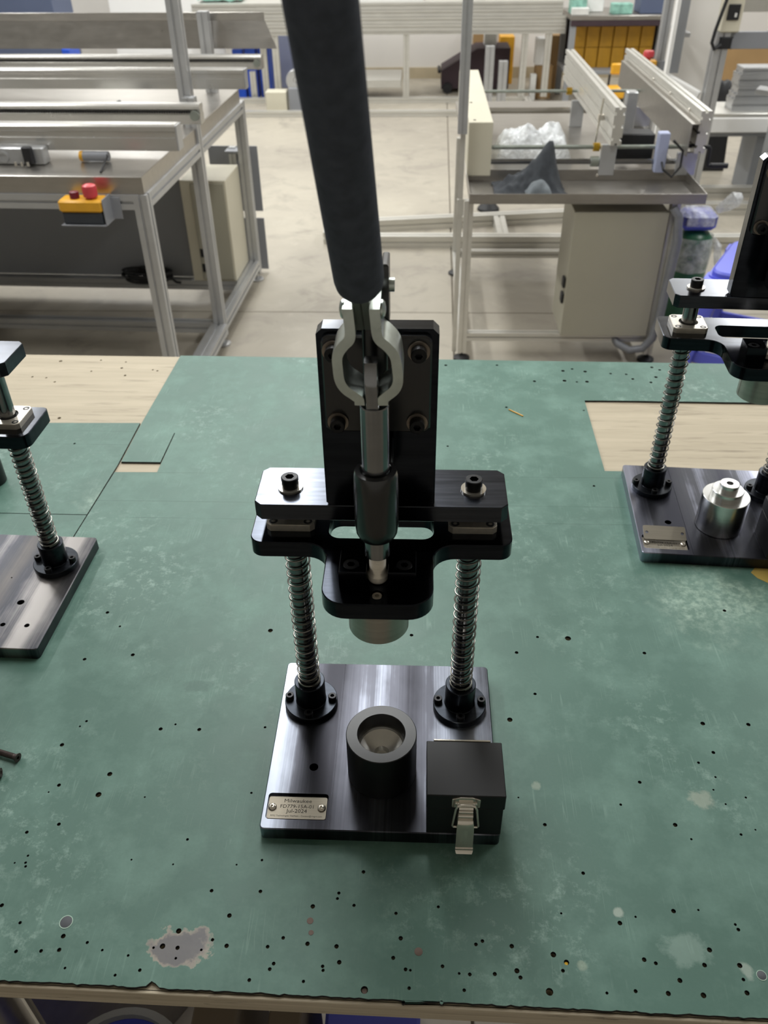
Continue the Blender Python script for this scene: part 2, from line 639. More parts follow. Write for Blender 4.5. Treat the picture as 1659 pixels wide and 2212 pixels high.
def slot_section(w, h, nx=1, nz=1, sw=8.0, sd=6.0):
    """outline of a T-slot aluminium extrusion, w by h, with nx slots on the wide sides and nz on the tall sides"""
    o = []

    def side(p0, p1, n):
        p0, p1 = Vector(p0), Vector(p1)
        d = (p1 - p0)
        L = d.length
        d.normalize()
        nrm = Vector((-d.y, d.x))
        o.append(tuple(p0))
        for i in range(n):
            c = p0 + d * (L * (i + .5) / n)
            for a, b in ((-sw / 2, 0), (-sw / 2, sd), (sw / 2, sd), (sw / 2, 0)):
                o.append(tuple(c + d * a + nrm * b))
    side((-w / 2, -h / 2), (w / 2, -h / 2), nx)
    side((w / 2, -h / 2), (w / 2, h / 2), nz)
    side((w / 2, h / 2), (-w / 2, h / 2), nx)
    side((-w / 2, h / 2), (-w / 2, -h / 2), nz)
    return o


S40 = slot_section(40, 40)
S30 = slot_section(30, 30, sw=6, sd=5)
S40x60 = slot_section(60, 40, 1, 1)

# ---------------------------------------------------------------- the setting: floor and walls
FZ = -BENCH


def structure(name, mb, mat, parent=None, **k):
    o = mb.build(name, mat, parent, **k)
    if parent is None:
        o['kind'] = 'structure'
        o.location = W3(0, 0, 0)
    return o


fl = structure('floor', MB().box(-6000, 6500, -3000, 9000, FZ - 160, FZ - 8), 'sub')
SX = 168.0
for i, (a, b, c, d) in enumerate(((-6000, SX - 2.5, -3000, 2717.5), (SX + 2.5, 6500, -3000, 2717.5), (-6000, SX - 2.5, 2722.5, 9000), (SX + 2.5, 6500, 2722.5, 9000))):
    m = MB()
    sk = .0155
    q = [(x + (y - 2720) * sk * (1 if abs(x - SX) < 10 else 0), y) for x, y in rrect(a, b, c, d)]
    m.prism(q, FZ - 8, FZ, 1.5)
    structure('concrete_slab', m, 'floor', fl)
structure('wall_back', MB().box(-6000, 6500, 7900, 8050, FZ, 3000), 'wall')
structure('baseboard_back', MB().box(-6000, 6500, 7890, 7900, FZ, FZ + 90), 'wallb')
structure('wall_front', MB().box(-6000, 6500, -2900, -2800, FZ, 2720), 'wall')
structure('ceiling', MB().box(-6000, 6500, -3000, 9000, 2720, 2800), 'wall')

# ---------------------------------------------------------------- the three press fixtures


def helix(z0, z1, turns, r, x, y, seg=22):
    pts = []
    # dead coil at each end, open coils between
    n = int((turns + 2.4) * seg)
    for i in range(n + 1):
        t = i / seg
        if t < 1.2:
            z = z0 + .9 + t / 1.2 * 1.9
        elif t > turns + 1.2:
            z = z1 - .9 - (turns + 2.4 - t) / 1.2 * 1.9
        else:
            z = z0 + 2.8 + (z1 - z0 - 5.6) * (t - 1.2) / turns
        a = 2 * math.pi * t - 1.2
        pts.append((x + r * math.cos(a), y + r * math.sin(a), z))
    return pts


def lettering(lines, parent, mat, z):
    """raised print: (text, centre x, baseline y, width) in mm, joined into one mesh"""
    bm = bmesh.new()
    for txt, cx, y, w, sx in lines:
        cu = bpy.data.curves.new('print', 'FONT')
        cu.body, cu.size, cu.align_x, cu.extrude, cu.resolution_u = txt, .004, 'CENTER', .00004, 2
        o = bpy.data.objects.new('print', cu)
        COL.objects.link(o)
        bpy.context.view_layer.update()
        me = bpy.data.meshes.new_from_object(o.evaluated_get(bpy.context.evaluated_depsgraph_get()))
        xs = [v.co.x for v in me.vertices]
        k = w * .001 / (max(xs) - min(xs))
        me.transform(Matrix.Translation((cx * .001, y * .001, z * .001)) @ Matrix.Diagonal((k, k * sx, 1, 1)))
        bm.from_mesh(me)
        bpy.data.objects.remove(o)
        bpy.data.curves.remove(cu)
        bpy.data.meshes.remove(me)
    me = bpy.data.meshes.new('lettering')
    bm.to_mesh(me)
    bm.free()
    me.materials.append(MT[mat])
    o = bpy.data.objects.new('lettering', me)
    COL.objects.link(o)
    o.parent = parent
    return o


def build_press(label, loc, rot, bar=266.4, sl=238.1, nest='cup', box=True, plate=True, base_mat='base', holes=(), turns=18.5):
    P = thing('toggle_press_fixture', label, 'press', (loc[0], loc[1], 0), rot, 'bench press fixtures')
    YA = -71.85
    # base
    out = rrect(-99.5, 99.5, -132, 51.5, 4, 4)
    hs, zf = [circle(4, 20, -60.4, -71.1)], [4.0]
    hs = []
    zf = []
    for hx, hy, hr in holes:
        hs.append(circle(hr, 18, hx, hy))
        zf.append(3.0)
    hs.append(rrect(-41.6, -41.2, -131, 50.6))
    zf.append(13.6)
    if plate:
        hs.append(rrect(-96.0, -44.4, -123.0, -98.0, 3, 4))
        zf.append(10.5)
    MB().sheet(out, hs, 0, 14, False, zf, c=.8).build('base_plate', base_mat, P, sharp=25)
    # name plate in its pocket
    if plate:
        n = MB()
        n.prism(rrect(-95.4, -45.4, -121.2, -100.0, 1.8, 4), 10.5, 12.0, .15)
        npl = n.build('nameplate', 'plate', P, 'steel plate with engraved name, number and date')
        for sx in (-91.4, -49.6):
            s = MB(T(sx, -110.4, 12.0))
            hx = [(.95 * (math.cos(math.pi / 6) / math.cos((a % (math.pi / 3)) - math.pi / 6)) * math.cos(a),
                   .95 * (math.cos(math.pi / 6) / math.cos((a % (math.pi / 3)) - math.pi / 6)) * math.sin(a))
                  for a in [2 * math.pi * i / 24 for i in range(24)]]
            ci = circle(1, 24)
            s.loft([[(3.6 * x, 3.6 * y, 0) for x, y in ci], [(3.55 * x, 3.55 * y, .7) for x, y in ci], [(3.0 * x, 3.0 * y, 1.6) for x, y in ci],
                    [(1.9 * x, 1.9 * y, 2.2) for x, y in ci], [(x, y, 2.25) for x, y in hx], [(x, y, 1.0) for x, y in hx]])
            s.build('button_screw', 'chrome', npl)
        lettering((('Milwaukee', -70.4, -105.6, 23.4, .85), ('FD779-15A-01', -70.4, -110.9, 28.2, .95), ('Jul-2024', -70.4, -115.3, 17.6, .95),
                   ('RMG Technologies VietNam - Contact@rmgvn.com', -70.4, -119.0, 43.5, 1.0)), npl, 'ink', 12.02)
    # posts, collars, springs
    for sx in (-70, 70):
        c = MB()
        c.lathe([(8.2, 14), (24.8, 14), (24.8, 20.4), (24.2, 21), (14.4, 21), (14.0, 21.4), (14.0, 46.4), (13.4, 47), (8.2, 47)], 48, sx, 0, closed=True)
        col = c.build('shaft_collar', 'black', P)
        for a in (0, 90, 180, 270):
            q = (sx + 20.2 * math.cos(math.radians(a)), 20.2 * math.sin(math.radians(a)))
            MB(T(q[0], q[1], 21) @ RZ(17 * a)).shcs(3.9, 5.2, 2.0, 3.2).build('collar_screw', 'screw', col)
        MB().cyl((sx, -13.95, 29), (sx, -14.3, 29), .8, n=10).build('grub_screw', 'screw', col)
        MB().lathe([(8, 14), (8, bar - 14)], 32, sx, 0).build('guide_post', 'rod', P)
        MB().tube(helix(47, sl - 19.8, turns, 9.7, sx, 0), .85, 7).build('spring', 'spring', P)
        # linear bearing with its square flange on the slide
        b = MB()
        b.sheet(rrect(sx - 18.5, sx + 18.5, -18.5, 18.5, 3.2, 1), [circle(10.5, 32, sx, 0)], sl, sl + 6, False, sl + 1.5, c=.4)
        lb = b.build('linear_bearing', 'nickel', P)
        MB().lathe([(14, sl - 19.6), (14, sl - 13.8)], 36, sx, 0).build('bearing_sleeve', 'steel', lb)
        MB().lathe([(8.1, sl + 1.5), (10.4, sl + 1.5), (10.4, sl + 4.2), (8.1, sl + 4.2)], 32, sx, 0, closed=True).build('bearing_seal', 'rubber', lb)
        for ax in (-1, 1):
            for ay in (-1, 1):
                MB(T(sx + ax * 13.4, ay * 13.4, sl + 3.6)).shcs(3.6, 2.5, 1.7, 1.8).build('bearing_screw', 'screw', lb)
    # slide with its slot
    so = round_poly([(-100, -32.4), (-39.7, -32.4), (-39.7, -98.7), (39.7, -98.7), (39.7, -32.4), (100, -32.4), (100, 27), (-100, 27)],
                    [10, 17, 18, 18, 17, 10, 6, 6], 8)
    slot = rrect(-40.4, 40.4, -26.0, 6, 9, 6)
    slide = MB().sheet(so, [slot, circle(4.6, 20, 0, -88.4)], sl - 13.8, sl, True, c=.7).build('slide_plate', 'blackx', P, sharp=28)
    MB(T(0, -88.4, sl - 4.2)).shcs(3.7, 3.4, 1.7, 1.8).build('set_screw', 'steel', slide)
    # T-slot block that takes the spindle head
    bo = [(-27, -82), (-7.4, -82), (-7.4, -64), (7.4, -64), (7.4, -82), (27.2, -82), (27.2, -58), (-27, -58)]
    blk = MB().sheet(bo, [circle(6.6, 24, -18.8, -72.3), circle(6.6, 24, 18.9, -72.3)], sl, sl + 15, False, sl + 7, c=.4).build('slot_block', 'blackx', P)
    for bx in (-18.8, 18.9):
        MB(T(bx, -72.3, sl + 7)).shcs(5.9, 7.2, 2.9, 4).build('block_screw', 'screw', blk)
    # ram under the slide
    MB().lathe([(22.35, sl - 13.8), (22.35, sl - 43.4), (21.7, sl - 44.0)], 64, 0, YA).build('ram', 'steel', P, 'turned bright steel ram')
    # crosspiece, bolts
    MB().prism(rrect(-95, 95, -22.8, 27.3, 5, 1), bar - 14, bar, .6).build('crosspiece', 'bar', P, sharp=25)
    for sx in (-70, 70):
        w = MB().lathe([(4, bar), (9.6, bar), (9.6, bar + 1.6), (4, bar + 1.6)], 36, sx, 0, closed=True).build('washer', 'chrome', P)
        MB(T(sx, 0, bar + 1.6)).shcs(6.6, 8.6, 3.5, 5).build('cap_screw', 'screw', P)
    dz = bar - 266.4
    kt = 408 + dz
    # upright back plate (built lying, then stood up: local u = x, v = z)
    up = Matrix(((1, 0, 0, 0), (0, 0, -1, 0), (0, 1, 0, 0), (0, 0, 0, 1)))
    kp = [(-36.5, bar), (37, bar), (40, bar + 3), (40, kt - 4), (36, kt), (-36, kt), (-40, kt - 4), (-40, bar + 3)]
    m = MB(up @ T(0, 0, 0))
    m.prism(kp, 7.8, 22.8, .6, .6)
    m.build('back_plate', 'blackx', P, sharp=25)
    # cast clamp body: flange, web, sleeve, ears
    c = MB(up)
    c.prism(rrect(-36.5, 35.5, 333.5 + dz, 405 + dz, 5, 4), 22.8, 27.2, 1.2, 0)
    c.m = T(0, 0, dz)
    c.lathe([(9.05, 280), (12.6, 279.4), (14.2, 283), (14.9, 290), (14.9, 318), (14.4, 330), (13.6, 332.6), (10.6, 333.2), (9.05, 332)], 40, 0, YA, closed=True)
    c.prism(rrect(-10.5, 10.5, -62, -26.5, 2, 2), 283, 330, 1)
    c.prism(rrect(-8, 8, -53, -26.5, 3, 3), 329, 428, 2)
    for ex in (-7.4, 4.6):
        c.prism([(ex, -52), (ex + 4.2, -52), (ex + 4.2, -30), (ex, -30)], 420, 461, 1)
    body = c.build('clamp_body', 'cast', P, sharp=40)
    for bx, bz in ((-27.6, 342), (26.4, 342), (26.9, 395), (-28.6, 395)):
        R = T(bx, -27.2, bz + dz) @ RX(90)
        MB(R).lathe([(3, 0), (7.2, 0), (7.2, 1.5), (3, 1.5)], 30, closed=True).build('clamp_washer', 'bronze', body)
        MB(R @ T(0, 0, 1.5)).shcs(5.2, 6.2, 2.6, 3.6).build('clamp_screw', 'screw', body)
    # plunger with the flat tang that the links pin on to
    p = MB(T(0, 0, dz))
    p.lathe([(8.4, 262), (9.0, 262.8), (9.0, 380.5), (8.4, 381.2)], 40, 0, YA)
    p.m = T(0, 0, dz)
    p.loft([[(x - .6 - k * .9, y, z) for x, y in rrect(-4, 4, YA - 7 + sh, YA + 7, 1.2, 2)]
            for k, z, sh in ((0, 378, 0), (.8, 396, 0), (1, 404, .4), (1.1, 410, 4.5))])
    p.build('plunger', 'rod', P, 'bright steel plunger rod with flat tang')
    # threaded spindle with a round head caught in the block
    th = [(5.9, 263)]
    z = 262.0
    while z > 246.5:
        th += [(6.0, z), (5.25, z - .8)]
        z -= 1.6
    th += [(5.9, 246), (6.4, 245.4), (7.5, 244.4), (7.6, 241), (6.8, 239.2), (4, 238.4)]
    off = dz if sl > 230 else 0
    MB(T(0, 0, min(dz, sl - 238.1))).lathe(th, 32, 0, YA).build('spindle', 'bright', P, 'bright threaded spindle with round head', sharp=12)
    if dz:
        MB().lathe([(6, sl + 22), (6, 266 + dz)], 24, 0, YA).build('spindle_rod', 'bright', P)
    # the two bent link plates

    def link(sgn):
        ctl = [(4.1, 380), (4.1, 384.5), (4.4, 389.5), (8, 393.2), (12.2, 396.8), (14.3, 401.5), (14.4, 409), (13.8, 416), (10.5, 421), (6.5, 425), (4.7, 430), (4.5, 440), (4.5, 446), (4.5, 449)]
        pth = []
        for i in range(1, len(ctl) - 2):
            a0, a1, a2, a3 = [Vector(c) for c in ctl[i - 1:i + 3]]
            for k in range(4):
                t = k / 4
                pth.append(tuple(.5 * (2 * a1 + (a2 - a0) * t + (2 * a0 - 5 * a1 + 4 * a2 - a3) * t * t + (3 * a1 - a0 - 3 * a2 + a3) * t ** 3)))
        pth.append(ctl[-2])
        tk = 6.0
        L, R_ = [], []
        n = len(pth)
        for i, (u, z) in enumerate(pth):
            a, b = Vector(pth[max(0, i - 1)]), Vector(pth[min(n - 1, i + 1)])
            d = (b - a).normalized()
            nv = Vector((d.y, -d.x))
            L.append(Vector((u, z)))
            R_.append(Vector((u, z)) + nv * tk)
        sec = L + R_[::-1]
        pts = [(sgn * q.x - 1.5 - (q.y - 388) * .077, q.y) for q in sec]
        m = MB(T(0, 0, dz))
        k = len(pts)
        f0, f1, f2, f3 = [[(x, y, z) for x, z in pts] for y in (-79.5, -78.6, -54, -53)]
        cx = sum(x for x, z in pts) / k
        m.loft([f0, f1, f2, f3])
        o = m.build('link_plate', 'zinc', P, sharp=60)
        rx = sgn * 10.4 - 5.6
        MB(T(rx, -70, 442 + dz) @ RY(90 * sgn)).lathe([(5.6, 0), (5.6, 1.2), (4.2, 2.4), (1.5, 3.0)], 24).build('rivet', 'zinc', o)
        return o
    link(-1)
    link(1)
    # pivot pin of the handle, at the ears
    MB(T(-3, -46, 447 + dz)).cyl((-13, 0, 0), (15, 0, 0), 4.2, n=20).build('pivot_pin', 'zinc', P)
    # handle: two flat bars side by side going up into the foam grip
    ax = Vector((-3.8, -92.0, 139.4)).normalized()
    g0 = Vector((-6.83, -75.4, 462.5 + dz))
    for s in (-1, 1):
        m = MB()
        sec = rrect(-2.55 + s * 2.65, 2.55 + s * 2.65, -7, 7, .5, 1)
        m.extr(sec, g0 - ax * 42, g0 + ax * 30, up=(0, -1, -.6))
        m.build('handle_bar', 'lever', P)
    q = ax.to_track_quat('Z', 'Y').to_matrix().to_4x4()
    m = MB(Matrix.Translation(g0) @ q)
    m.lathe([(5, -9.5), (9, -9.2), (11.8, -7.4), (13.4, -4), (14, 1), (14, 190), (13.2, 196), (9, 200)], 44)
    m.build('grip', 'foam', P, 'thick black foam grip')
    # nest on the base
    if nest == 'cup':
        c = MB()
        c.lathe([(29.2, 14), (29.9, 14.6), (29.9, 63.7), (29.3, 64.3), (20.5, 64.3), (20.1, 63.8), (20.1, 42), (29.2, 38)][:7] + [(20.1, 30), (10, 30), (10, 14)], 72, 0, YA, closed=True)
        cup = c.build('nest_cup', 'cupblack', P)
        MB().lathe([(20.0, 30), (20.0, 49.2), (18.6, 49.2), (18.4, 46.6), (13, 42.4), (7.2, 39.6), (6.2, 39), (6.0, 33), (0.5, 32.5)], 64, 0, YA, cap=(False, True)).build('steel_insert', 'insert', cup, 'bright steel insert in the cup')
    elif nest == 'stepped':
        c = MB()
        c.lathe([(26.0, 14), (26.8, 14.8), (26.8, 58.5), (26.2, 59), (18, 59), (18, 67.4), (17.4, 68), (11, 68), (11, 75.5), (10.4, 76), (3.8, 76), (3.8, 66), (.3, 66)], 64, -2, YA)
        c.build('stepped_nest', 'alu_t', P, 'bright turned stepped nest with centre hole')
    # latched box on the right front corner
    if box:
        MB().box(38.6, 99.2, -131.3, -80.6, 14, 49.0, .5).build('box_body', 'satin', P)
        MB().box(38.1, 100.2, -131.9, -80.2, 49.4, 67.0, .6).build('box_lid', 'satin', P)
        h = MB()
        h.box(44, 91, -80.2, -78.8, 40, 67.6, .2)
        h.cyl((44, -78.2, 50), (91, -78.2, 50), 1.8, n=14)
        h.build('hinge', 'chrome', P)
        X = 69.2
        s = MB(up)
        s.prism(round_poly([(X - 11.2, 53), (X + 11.2, 53), (X + 11.2, 63.4), (X + 5, 65.8), (X - 5, 65.8), (X - 11.2, 63.4)], [1.2, 1.2, 1.2, 3, 3, 1.2], 3), 131.9, 133.1, .3, 0)
        s.m = Matrix.Identity(4)
        hk = [(132.6, 60.2), (134.6, 59.6), (136.6, 58.4), (137.4, 56.6), (136.8, 55.2), (136.0, 55.6), (136.2, 56.8), (135.4, 57.8), (132.6, 58.6)]
        s.loft([[(x, -y, z) for y, z in hk] for x in (X - 5.6, X + 5.6)])
        lt = s.build('latch', 'chrome', P, 'bright nickel draw latch')
        for sx in (-6.8, 6.8):
            MB(T(X + sx, -133.1, 58.3) @ RX(90)).lathe([(2.3, 0), (2.2, .6), (1.3, 1.3), (.3, 1.5)], 18).build('rivet', 'chrome', lt)
        a = [(X - 10.4, -139, 38), (X - 8.2, -138.4, 58.5), (X - 6.6, -138, 62.2), (X - 4, -137.6, 63), (X + 4, -137.6, 63), (X + 6.6, -138, 62.2), (X + 8.2, -138.4, 58.5), (X + 10.4, -139, 38), (X + 9.6, -139, 36.2), (X + 6, -139, 36)]
        b = a[::-1]
        wire = [(X - 6, -139, 36), (X - 9.6, -139, 36.2)] + a
        MB().tube(wire, .95, 9).build('bail', 'chrome', lt)
        f = MB()
        f.box(X - 6.2, X + 6.2, -135.6, -131.3, 20, 44, .3)
        f.cyl((X - 5.6, -136.0, 53), (X + 5.6, -136.0, 53), 2.0, n=18)
        f.cyl((X - 5.8, -136.0, 47.6), (X + 5.8, -136.0, 47.6), 2.6, n=18)
        f.build('latch_base', 'chrome', lt)
        v = MB()
        prof = [(-137.2, 45.6), (-139.6, 44.6), (-141.4, 41), (-142.2, 34), (-143.4, 20), (-143.8, 14.6), (-144.8, 13.6), (-144.8, 12), (-146.2, 10.6), (-146.8, 9.6)]
        wv = [5.6, 6.0, 6.6, 6.9, 7.0, 7.0, 7.2, 7.2, 6.8, 6.6]
        R = []
        for (yy, zz), w in zip(prof, wv):
            R.append([(X - w, yy + 1.6, zz), (X - w, yy + .3, zz), (X - w + .5, yy, zz), (X + w - .5, yy, zz), (X + w, yy + .3, zz), (X + w, yy + 1.6, zz)])
        v.loft(R)
        v.build('latch_lever', 'chrome', lt)
    return P


main_press = build_press('black toggle press in mid-bench with name plate, nest cup and latched box', (0, 0), 0.0, holes=[(-60.4, -71.1, 4)])
left_press = build_press('toggle press cut by the left picture edge, only its right half in view', (-456, 196), math.radians(1.6), bar=281, sl=207,
                         nest=None, box=False, plate=False, base_mat='base_l', holes=[(54.3, -64, 4), (75.6, -98.4, 2.8), (49.4, -98.5, 2.8), (27, -25, 1)], turns=19)
right_press = build_press('toggle press with a bright stepped nest at the right end of the bench', (397, 358), math.radians(3.6), bar=281, sl=236, nest='stepped', base_mat='base_r',
                          holes=[(-60.4, -71.1, 4)])

# ---------------------------------------------------------------- the bench, its mats and what lies on them
HOLES = [(-297.5, -160.7, 0.8), (-288.6, -160.2, 1.1), (-287.3, -163.4, 1.1), (-202.4, -154.8, 0.8), (-167.2, -157.7, 0.8), (-293.6, -195.9, 1.6), (-273.9, -208.9, 1.3), (-236.9, -217.9, 1.8),
(-217.0, -222.0, 1.2), (-268.5, -230.3, 1.4), (-249.8, -229.3, 1.4), (-236.4, -228.1, 1.6), (-203.9, -227.2, 1.0), (-183.3, -230.4, 1.0), (-227.5, -240.9, 1.0), (-188.9, -244.6, 1.1),
(-171.7, -240.5, 1.3), (-149.8, -211.1, 2.1), (-159.3, -222.8, 2.1), (-165.8, -224.1, 1.0), (-147.7, -223.6, 1.6), (-147.2, -231.2, 1.0), (-115.3, -156.3, 0.8), (-95.2, -151.7, 1.1),
(-131.2, -178.7, 1.5), (-92.3, -178.0, 1.5), (-113.3, -198.0, 1.8), (-122.6, -216.8, 1.3), (-111.1, -220.9, 1.7), (-80.1, -220.5, 1.4), (-69.3, -213.6, 1.4), (-49.5, -188.7, 1.8), (-11.6,
-159.1, 1.5), (-30.0, -177.3, 1.3), (-30.8, -181.8, 1.2), (-17.4, -186.8, 1.3), (-50.4, -217.3, 1.7), (-28.4, -218.5, 1.7), (-73.8, -232.5, 1.4), (-76.1, -236.5, 1.4), (-37.4, -233.2, 1.3),
(-36.8, -236.0, 1.2), (-25.4, -229.9, 1.7), (-89.9, -244.6, 1.4), (-50.3, -244.2, 1.2), (-5.7, -248.5, 2.7), (-129.5, -224.5, 1.0), (15.5, -192.0, 1.3), (48.3, -185.8, 1.2), (19.6, -210.9,
1.7), (14.4, -225.4, 1.5), (23.7, -233.3, 1.4), (27.2, -233.8, 1.0), (26.5, -246.2, 1.3), (22.5, -255.5, 1.3), (49.7, -255.0, 1.3), (50.8, -230.2, 1.4), (62.9, -234.8, 1.0), (70.6, -235.2,
1.4), (66.1, -246.2, 1.3), (76.1, -213.5, 1.4), (81.1, -210.9, 1.4), (102.8, -213.9, 1.7), (88.8, -234.3, 1.5), (105.1, -231.5, 1.9), (107.3, -236.1, 1.5), (133.1, -219.0, 2.1), (142.1,
-224.3, 2.0), (138.7, -230.3, 1.4), (127.2, -245.2, 2.7), (143.0, -187.8, 0.9), (164.8, -154.4, 1.5), (199.6, -188.6, 0.9), (186.7, -193.8, 1.8), (229.7, -183.1, 1.8), (249.0, -181.6, 0.9),
(274.1, -192.0, 1.1), (275.2, -195.8, 1.4), (249.4, -211.7, 1.9), (199.5, -220.4, 1.7), (207.5, -222.7, 1.4), (242.8, -222.8, 1.7), (222.2, -234.2, 1.8), (268.4, -222.2, 1.9), (268.1,
-232.0, 1.3), (168.1, -244.6, 1.1), (188.8, -242.6, 1.4), (211.8, -243.4, 1.8), (236.5, -243.8, 2.0), (267.9, -241.1, 1.8), (156.5, 107.3, 1.6), (188.3, 106.2, 3.2), (132.6, 84.4, 1.9),
(263.9, 87.4, 1.9), (363.8, 152.8, 1.9), (145.8, 29.9, 1.6), (118.6, -2.4, 2.6), (299.8, -1.5, 2.2), (342.2, -1.4, 2.0), (300.7, -34.2, 1.7), (284.4, -45.7, 1.3), (295.4, -60.5, 1.0),
(227.4, -67.9, 1.6), (290.0, -73.6, 0.9), (315.8, -80.5, 1.0), (296.6, -87.6, 0.9), (206.5, -90.9, 1.2), (119.1, -86.7, 0.8), (139.1, -112.2, 1.6), (248.6, -108.9, 1.9), (258.8, -121.7,
1.0), (301.1, -116.1, 1.2), (314.4, -111.3, 0.8), (-313.5, 62.5, 1.9), (-265.2, 70.0, 2.1), (-285.5, -16.2, 1.3), (-289.8, -22.5, 1.0), (-212.0, -23.2, 1.9), (-199.2, -17.4, 1.1), (-175.2,
-22.7, 1.9), (-113.3, -18.3, 1.3), (-299.5, -44.0, 2.0), (-245.2, -74.1, 2.3), (-287.0, -86.9, 1.7), (-248.7, -95.3, 2.6), (-293.7, -94.2, 0.8), (-207.2, -96.5, 0.8), (-114.4, -89.4, 1.1),
(-273.5, -124.9, 1.6), (-298.1, -133.2, 1.5), (-160.5, -135.4, 1.2), (-289.0, -154.1, 1.0), (-310.9, 131.6, 2.0), (-290.8, 110.7, 1.3), (-127.2, 109.0, 2.7), (23.7, 106.3, 2.0), (72.4,
725.3, 2.6), (156.8, 727.0, 2.3), (262.4, 708.8, 3.0), (278.3, 715.6, 2.3), (297.9, 706.9, 3.0), (260.4, 675.1, 3.2), (279.4, 671.4, 1.9), (295.6, 672.3, 3.1), (337.8, 700.5, 2.2), (362.3,
698.4, 2.2), (369.8, 682.8, 2.5), (408.6, 723.4, 2.7), (419.3, 714.7, 2.4), (407.9, 689.9, 2.9), (396.0, 671.9, 2.5), (260.3, 385.0, 1.8), (276.8, 581.7, 1.5), (212.5, 672.4, 2.6), (161.5,
589.1, 2.1), (70.1, 477.9, 1.7), (-464.6, 473.8, 1.7)]
WHOLES = [(-578.7, 735.7, 3.2), (-510.9, 740.2, 2.1), (-605.6, 679.0, 2.3), (-581.4, 676.2, 2.0), (-562.5, 662.3, 2.3), (-514.5, 699.9, 2.0), (-466.2, 734.1, 2.0), (-466.9, 712.3, 2.6), (-413.0,
706.6, 1.9), (-404.5, 703.4, 2.0), (-369.0, 700.8, 2.2), (-453.8, 686.4, 2.6), (-514.5, 549.0, 3.1)]
FAR = lambda x: 748.2 - .0165 * x
FRONT = lambda x: -255.0 - .0122 * x
WX0, WX1 = -1150, 1000
bench = thing('workbench', 'wooden workbench under green mats with a bare plywood top showing in places', 'workbench', (0, 250, FZ))
WB = World((0, 250, FZ))
m = WB.mb()
top = [(WX0, FRONT(WX0)), (WX1, FRONT(WX1)), (WX1, FAR(WX1)), (WX0, FAR(WX0))]
hw = [circle(r * .92, 10, x, y) for x, y, r in HOLES + WHOLES]
m.sheet(top, hw, -21, -3, False, -19)
wt = m.build('worktop', 'wood', bench, 'bare plywood top, dented and drilled')
m = WB.mb()
m.loft([[(x, FRONT(x) - d, z) for d, z in ((-.5, -21.2), (2.2, -21.2), (2.4, -3.6), (1.8, -3.0), (-.5, -3.0))] for x in (WX0, -300, -100, 100, 300, WX1)])
m.build('edge_strip', 'edge', bench, 'pale worn wooden front edge with dark smudges')
for lx, ly in ((-1080, -190), (920, -190), (-1080, 690), (920, 690)):
    WB.mb().box(lx - 25, lx + 25, ly - 25, ly + 25, FZ, -21.5, 2).build('bench_leg', 'inox_dark', bench)
for ly in (-190, 690):
    WB.mb().box(-1055, 895, ly - 20, ly + 20, -70, -21.5, 2).build('bench_rail', 'inox_dark', bench)

SEAM = lambda y: -384.5 - .0545 * max(0, 428 - y)


def holes_in(test):
    return [circle(r, 12, x, y) for x, y, r in HOLES if test(x, y, r)]


def wavy(x0, x1, f, n, amp):
    return [(x0 + (x1 - x0) * i / n, f(x0 + (x1 - x0) * i / n) + amp * (mnoise.noise(Vector((i * .73, amp, 2.2))))) for i in range(n + 1)]


# main mat: front edge slightly ragged, a window of bare wood on the right, a notch beside the left seam
front = wavy(SEAM(-252) + .8, WX1 - 4, lambda x: FRONT(x) + .9 + max(0, 5 - abs(x + 160) * .9), 420, 1.1)
main_out = front + [(WX1 - 4, 418.5), (280.4, 420.5), (282.6, 612.0)] + \
    [(282.6 + (WX1 - 4 - 282.6) * i / 24, 613 - .012 * (i * 28) + (0 if i in (0, 24) else 1.2 * mnoise.noise(Vector((i * 1.7, 3, 1))))) for i in range(1, 25)] + \
    [(WX1 - 4, FAR(WX1) - 1), (-377, FAR(-377) - 1), (-383.4, 520), (-383.4, 428.6), (-328.4, 428.6), (-327.6, 505), (-326.2, 505), (-326.6, 404), (-385, 403.2), (SEAM(307) + .8, 307)]
m = MB()
M0 = (0, 250, -3)
mm = World(M0).mb()
mm.sheet(main_out, holes_in(lambda x, y, r: x > SEAM(y) + 5), -2.9, 0, True)
single('bench_mat', mm, 'green', M0, 'large green rubber mat over most of the bench, scratched and full of drilled holes', 'mat', 'green bench mats', sharp=30)
mm = World((-700, 0, -3)).mb()
mm.sheet([(WX0 + 4, FRONT(WX0) + 2)] + [(SEAM(FRONT(-420)) - .8, FRONT(-420) + 2), (SEAM(306.5) - .8, 306.5), (WX0 + 4, 312)], [], -2.9, -.25)
single('bench_mat', mm, 'green', (-700, 0, -3), 'green mat strip under the left press, in front of the short cross joint', 'mat', 'green bench mats', sharp=30)
mm = World((-700, 420, -3)).mb()
mm.sheet([(WX0 + 4, 313.2), (SEAM(307.6) - .8, 307.6), (-386, 420), (-385.6, 532.5), (WX0 + 4, 520)], holes_in(lambda x, y, r: x < -400), -2.9, -.1)
single('bench_mat', mm, 'green', (-700, 420, -3), 'green mat piece bordering the bare wood at the far left of the bench', 'mat', 'green bench mats', sharp=30)

for o_ in [o for o in COL.objects if o.name.startswith('bench_mat')]:
    o_.data.materials.append(MT['rubber'])
    for p_ in o_.data.polygons:
        if abs(p_.normal.z) < .5:
            p_.material_index = 1

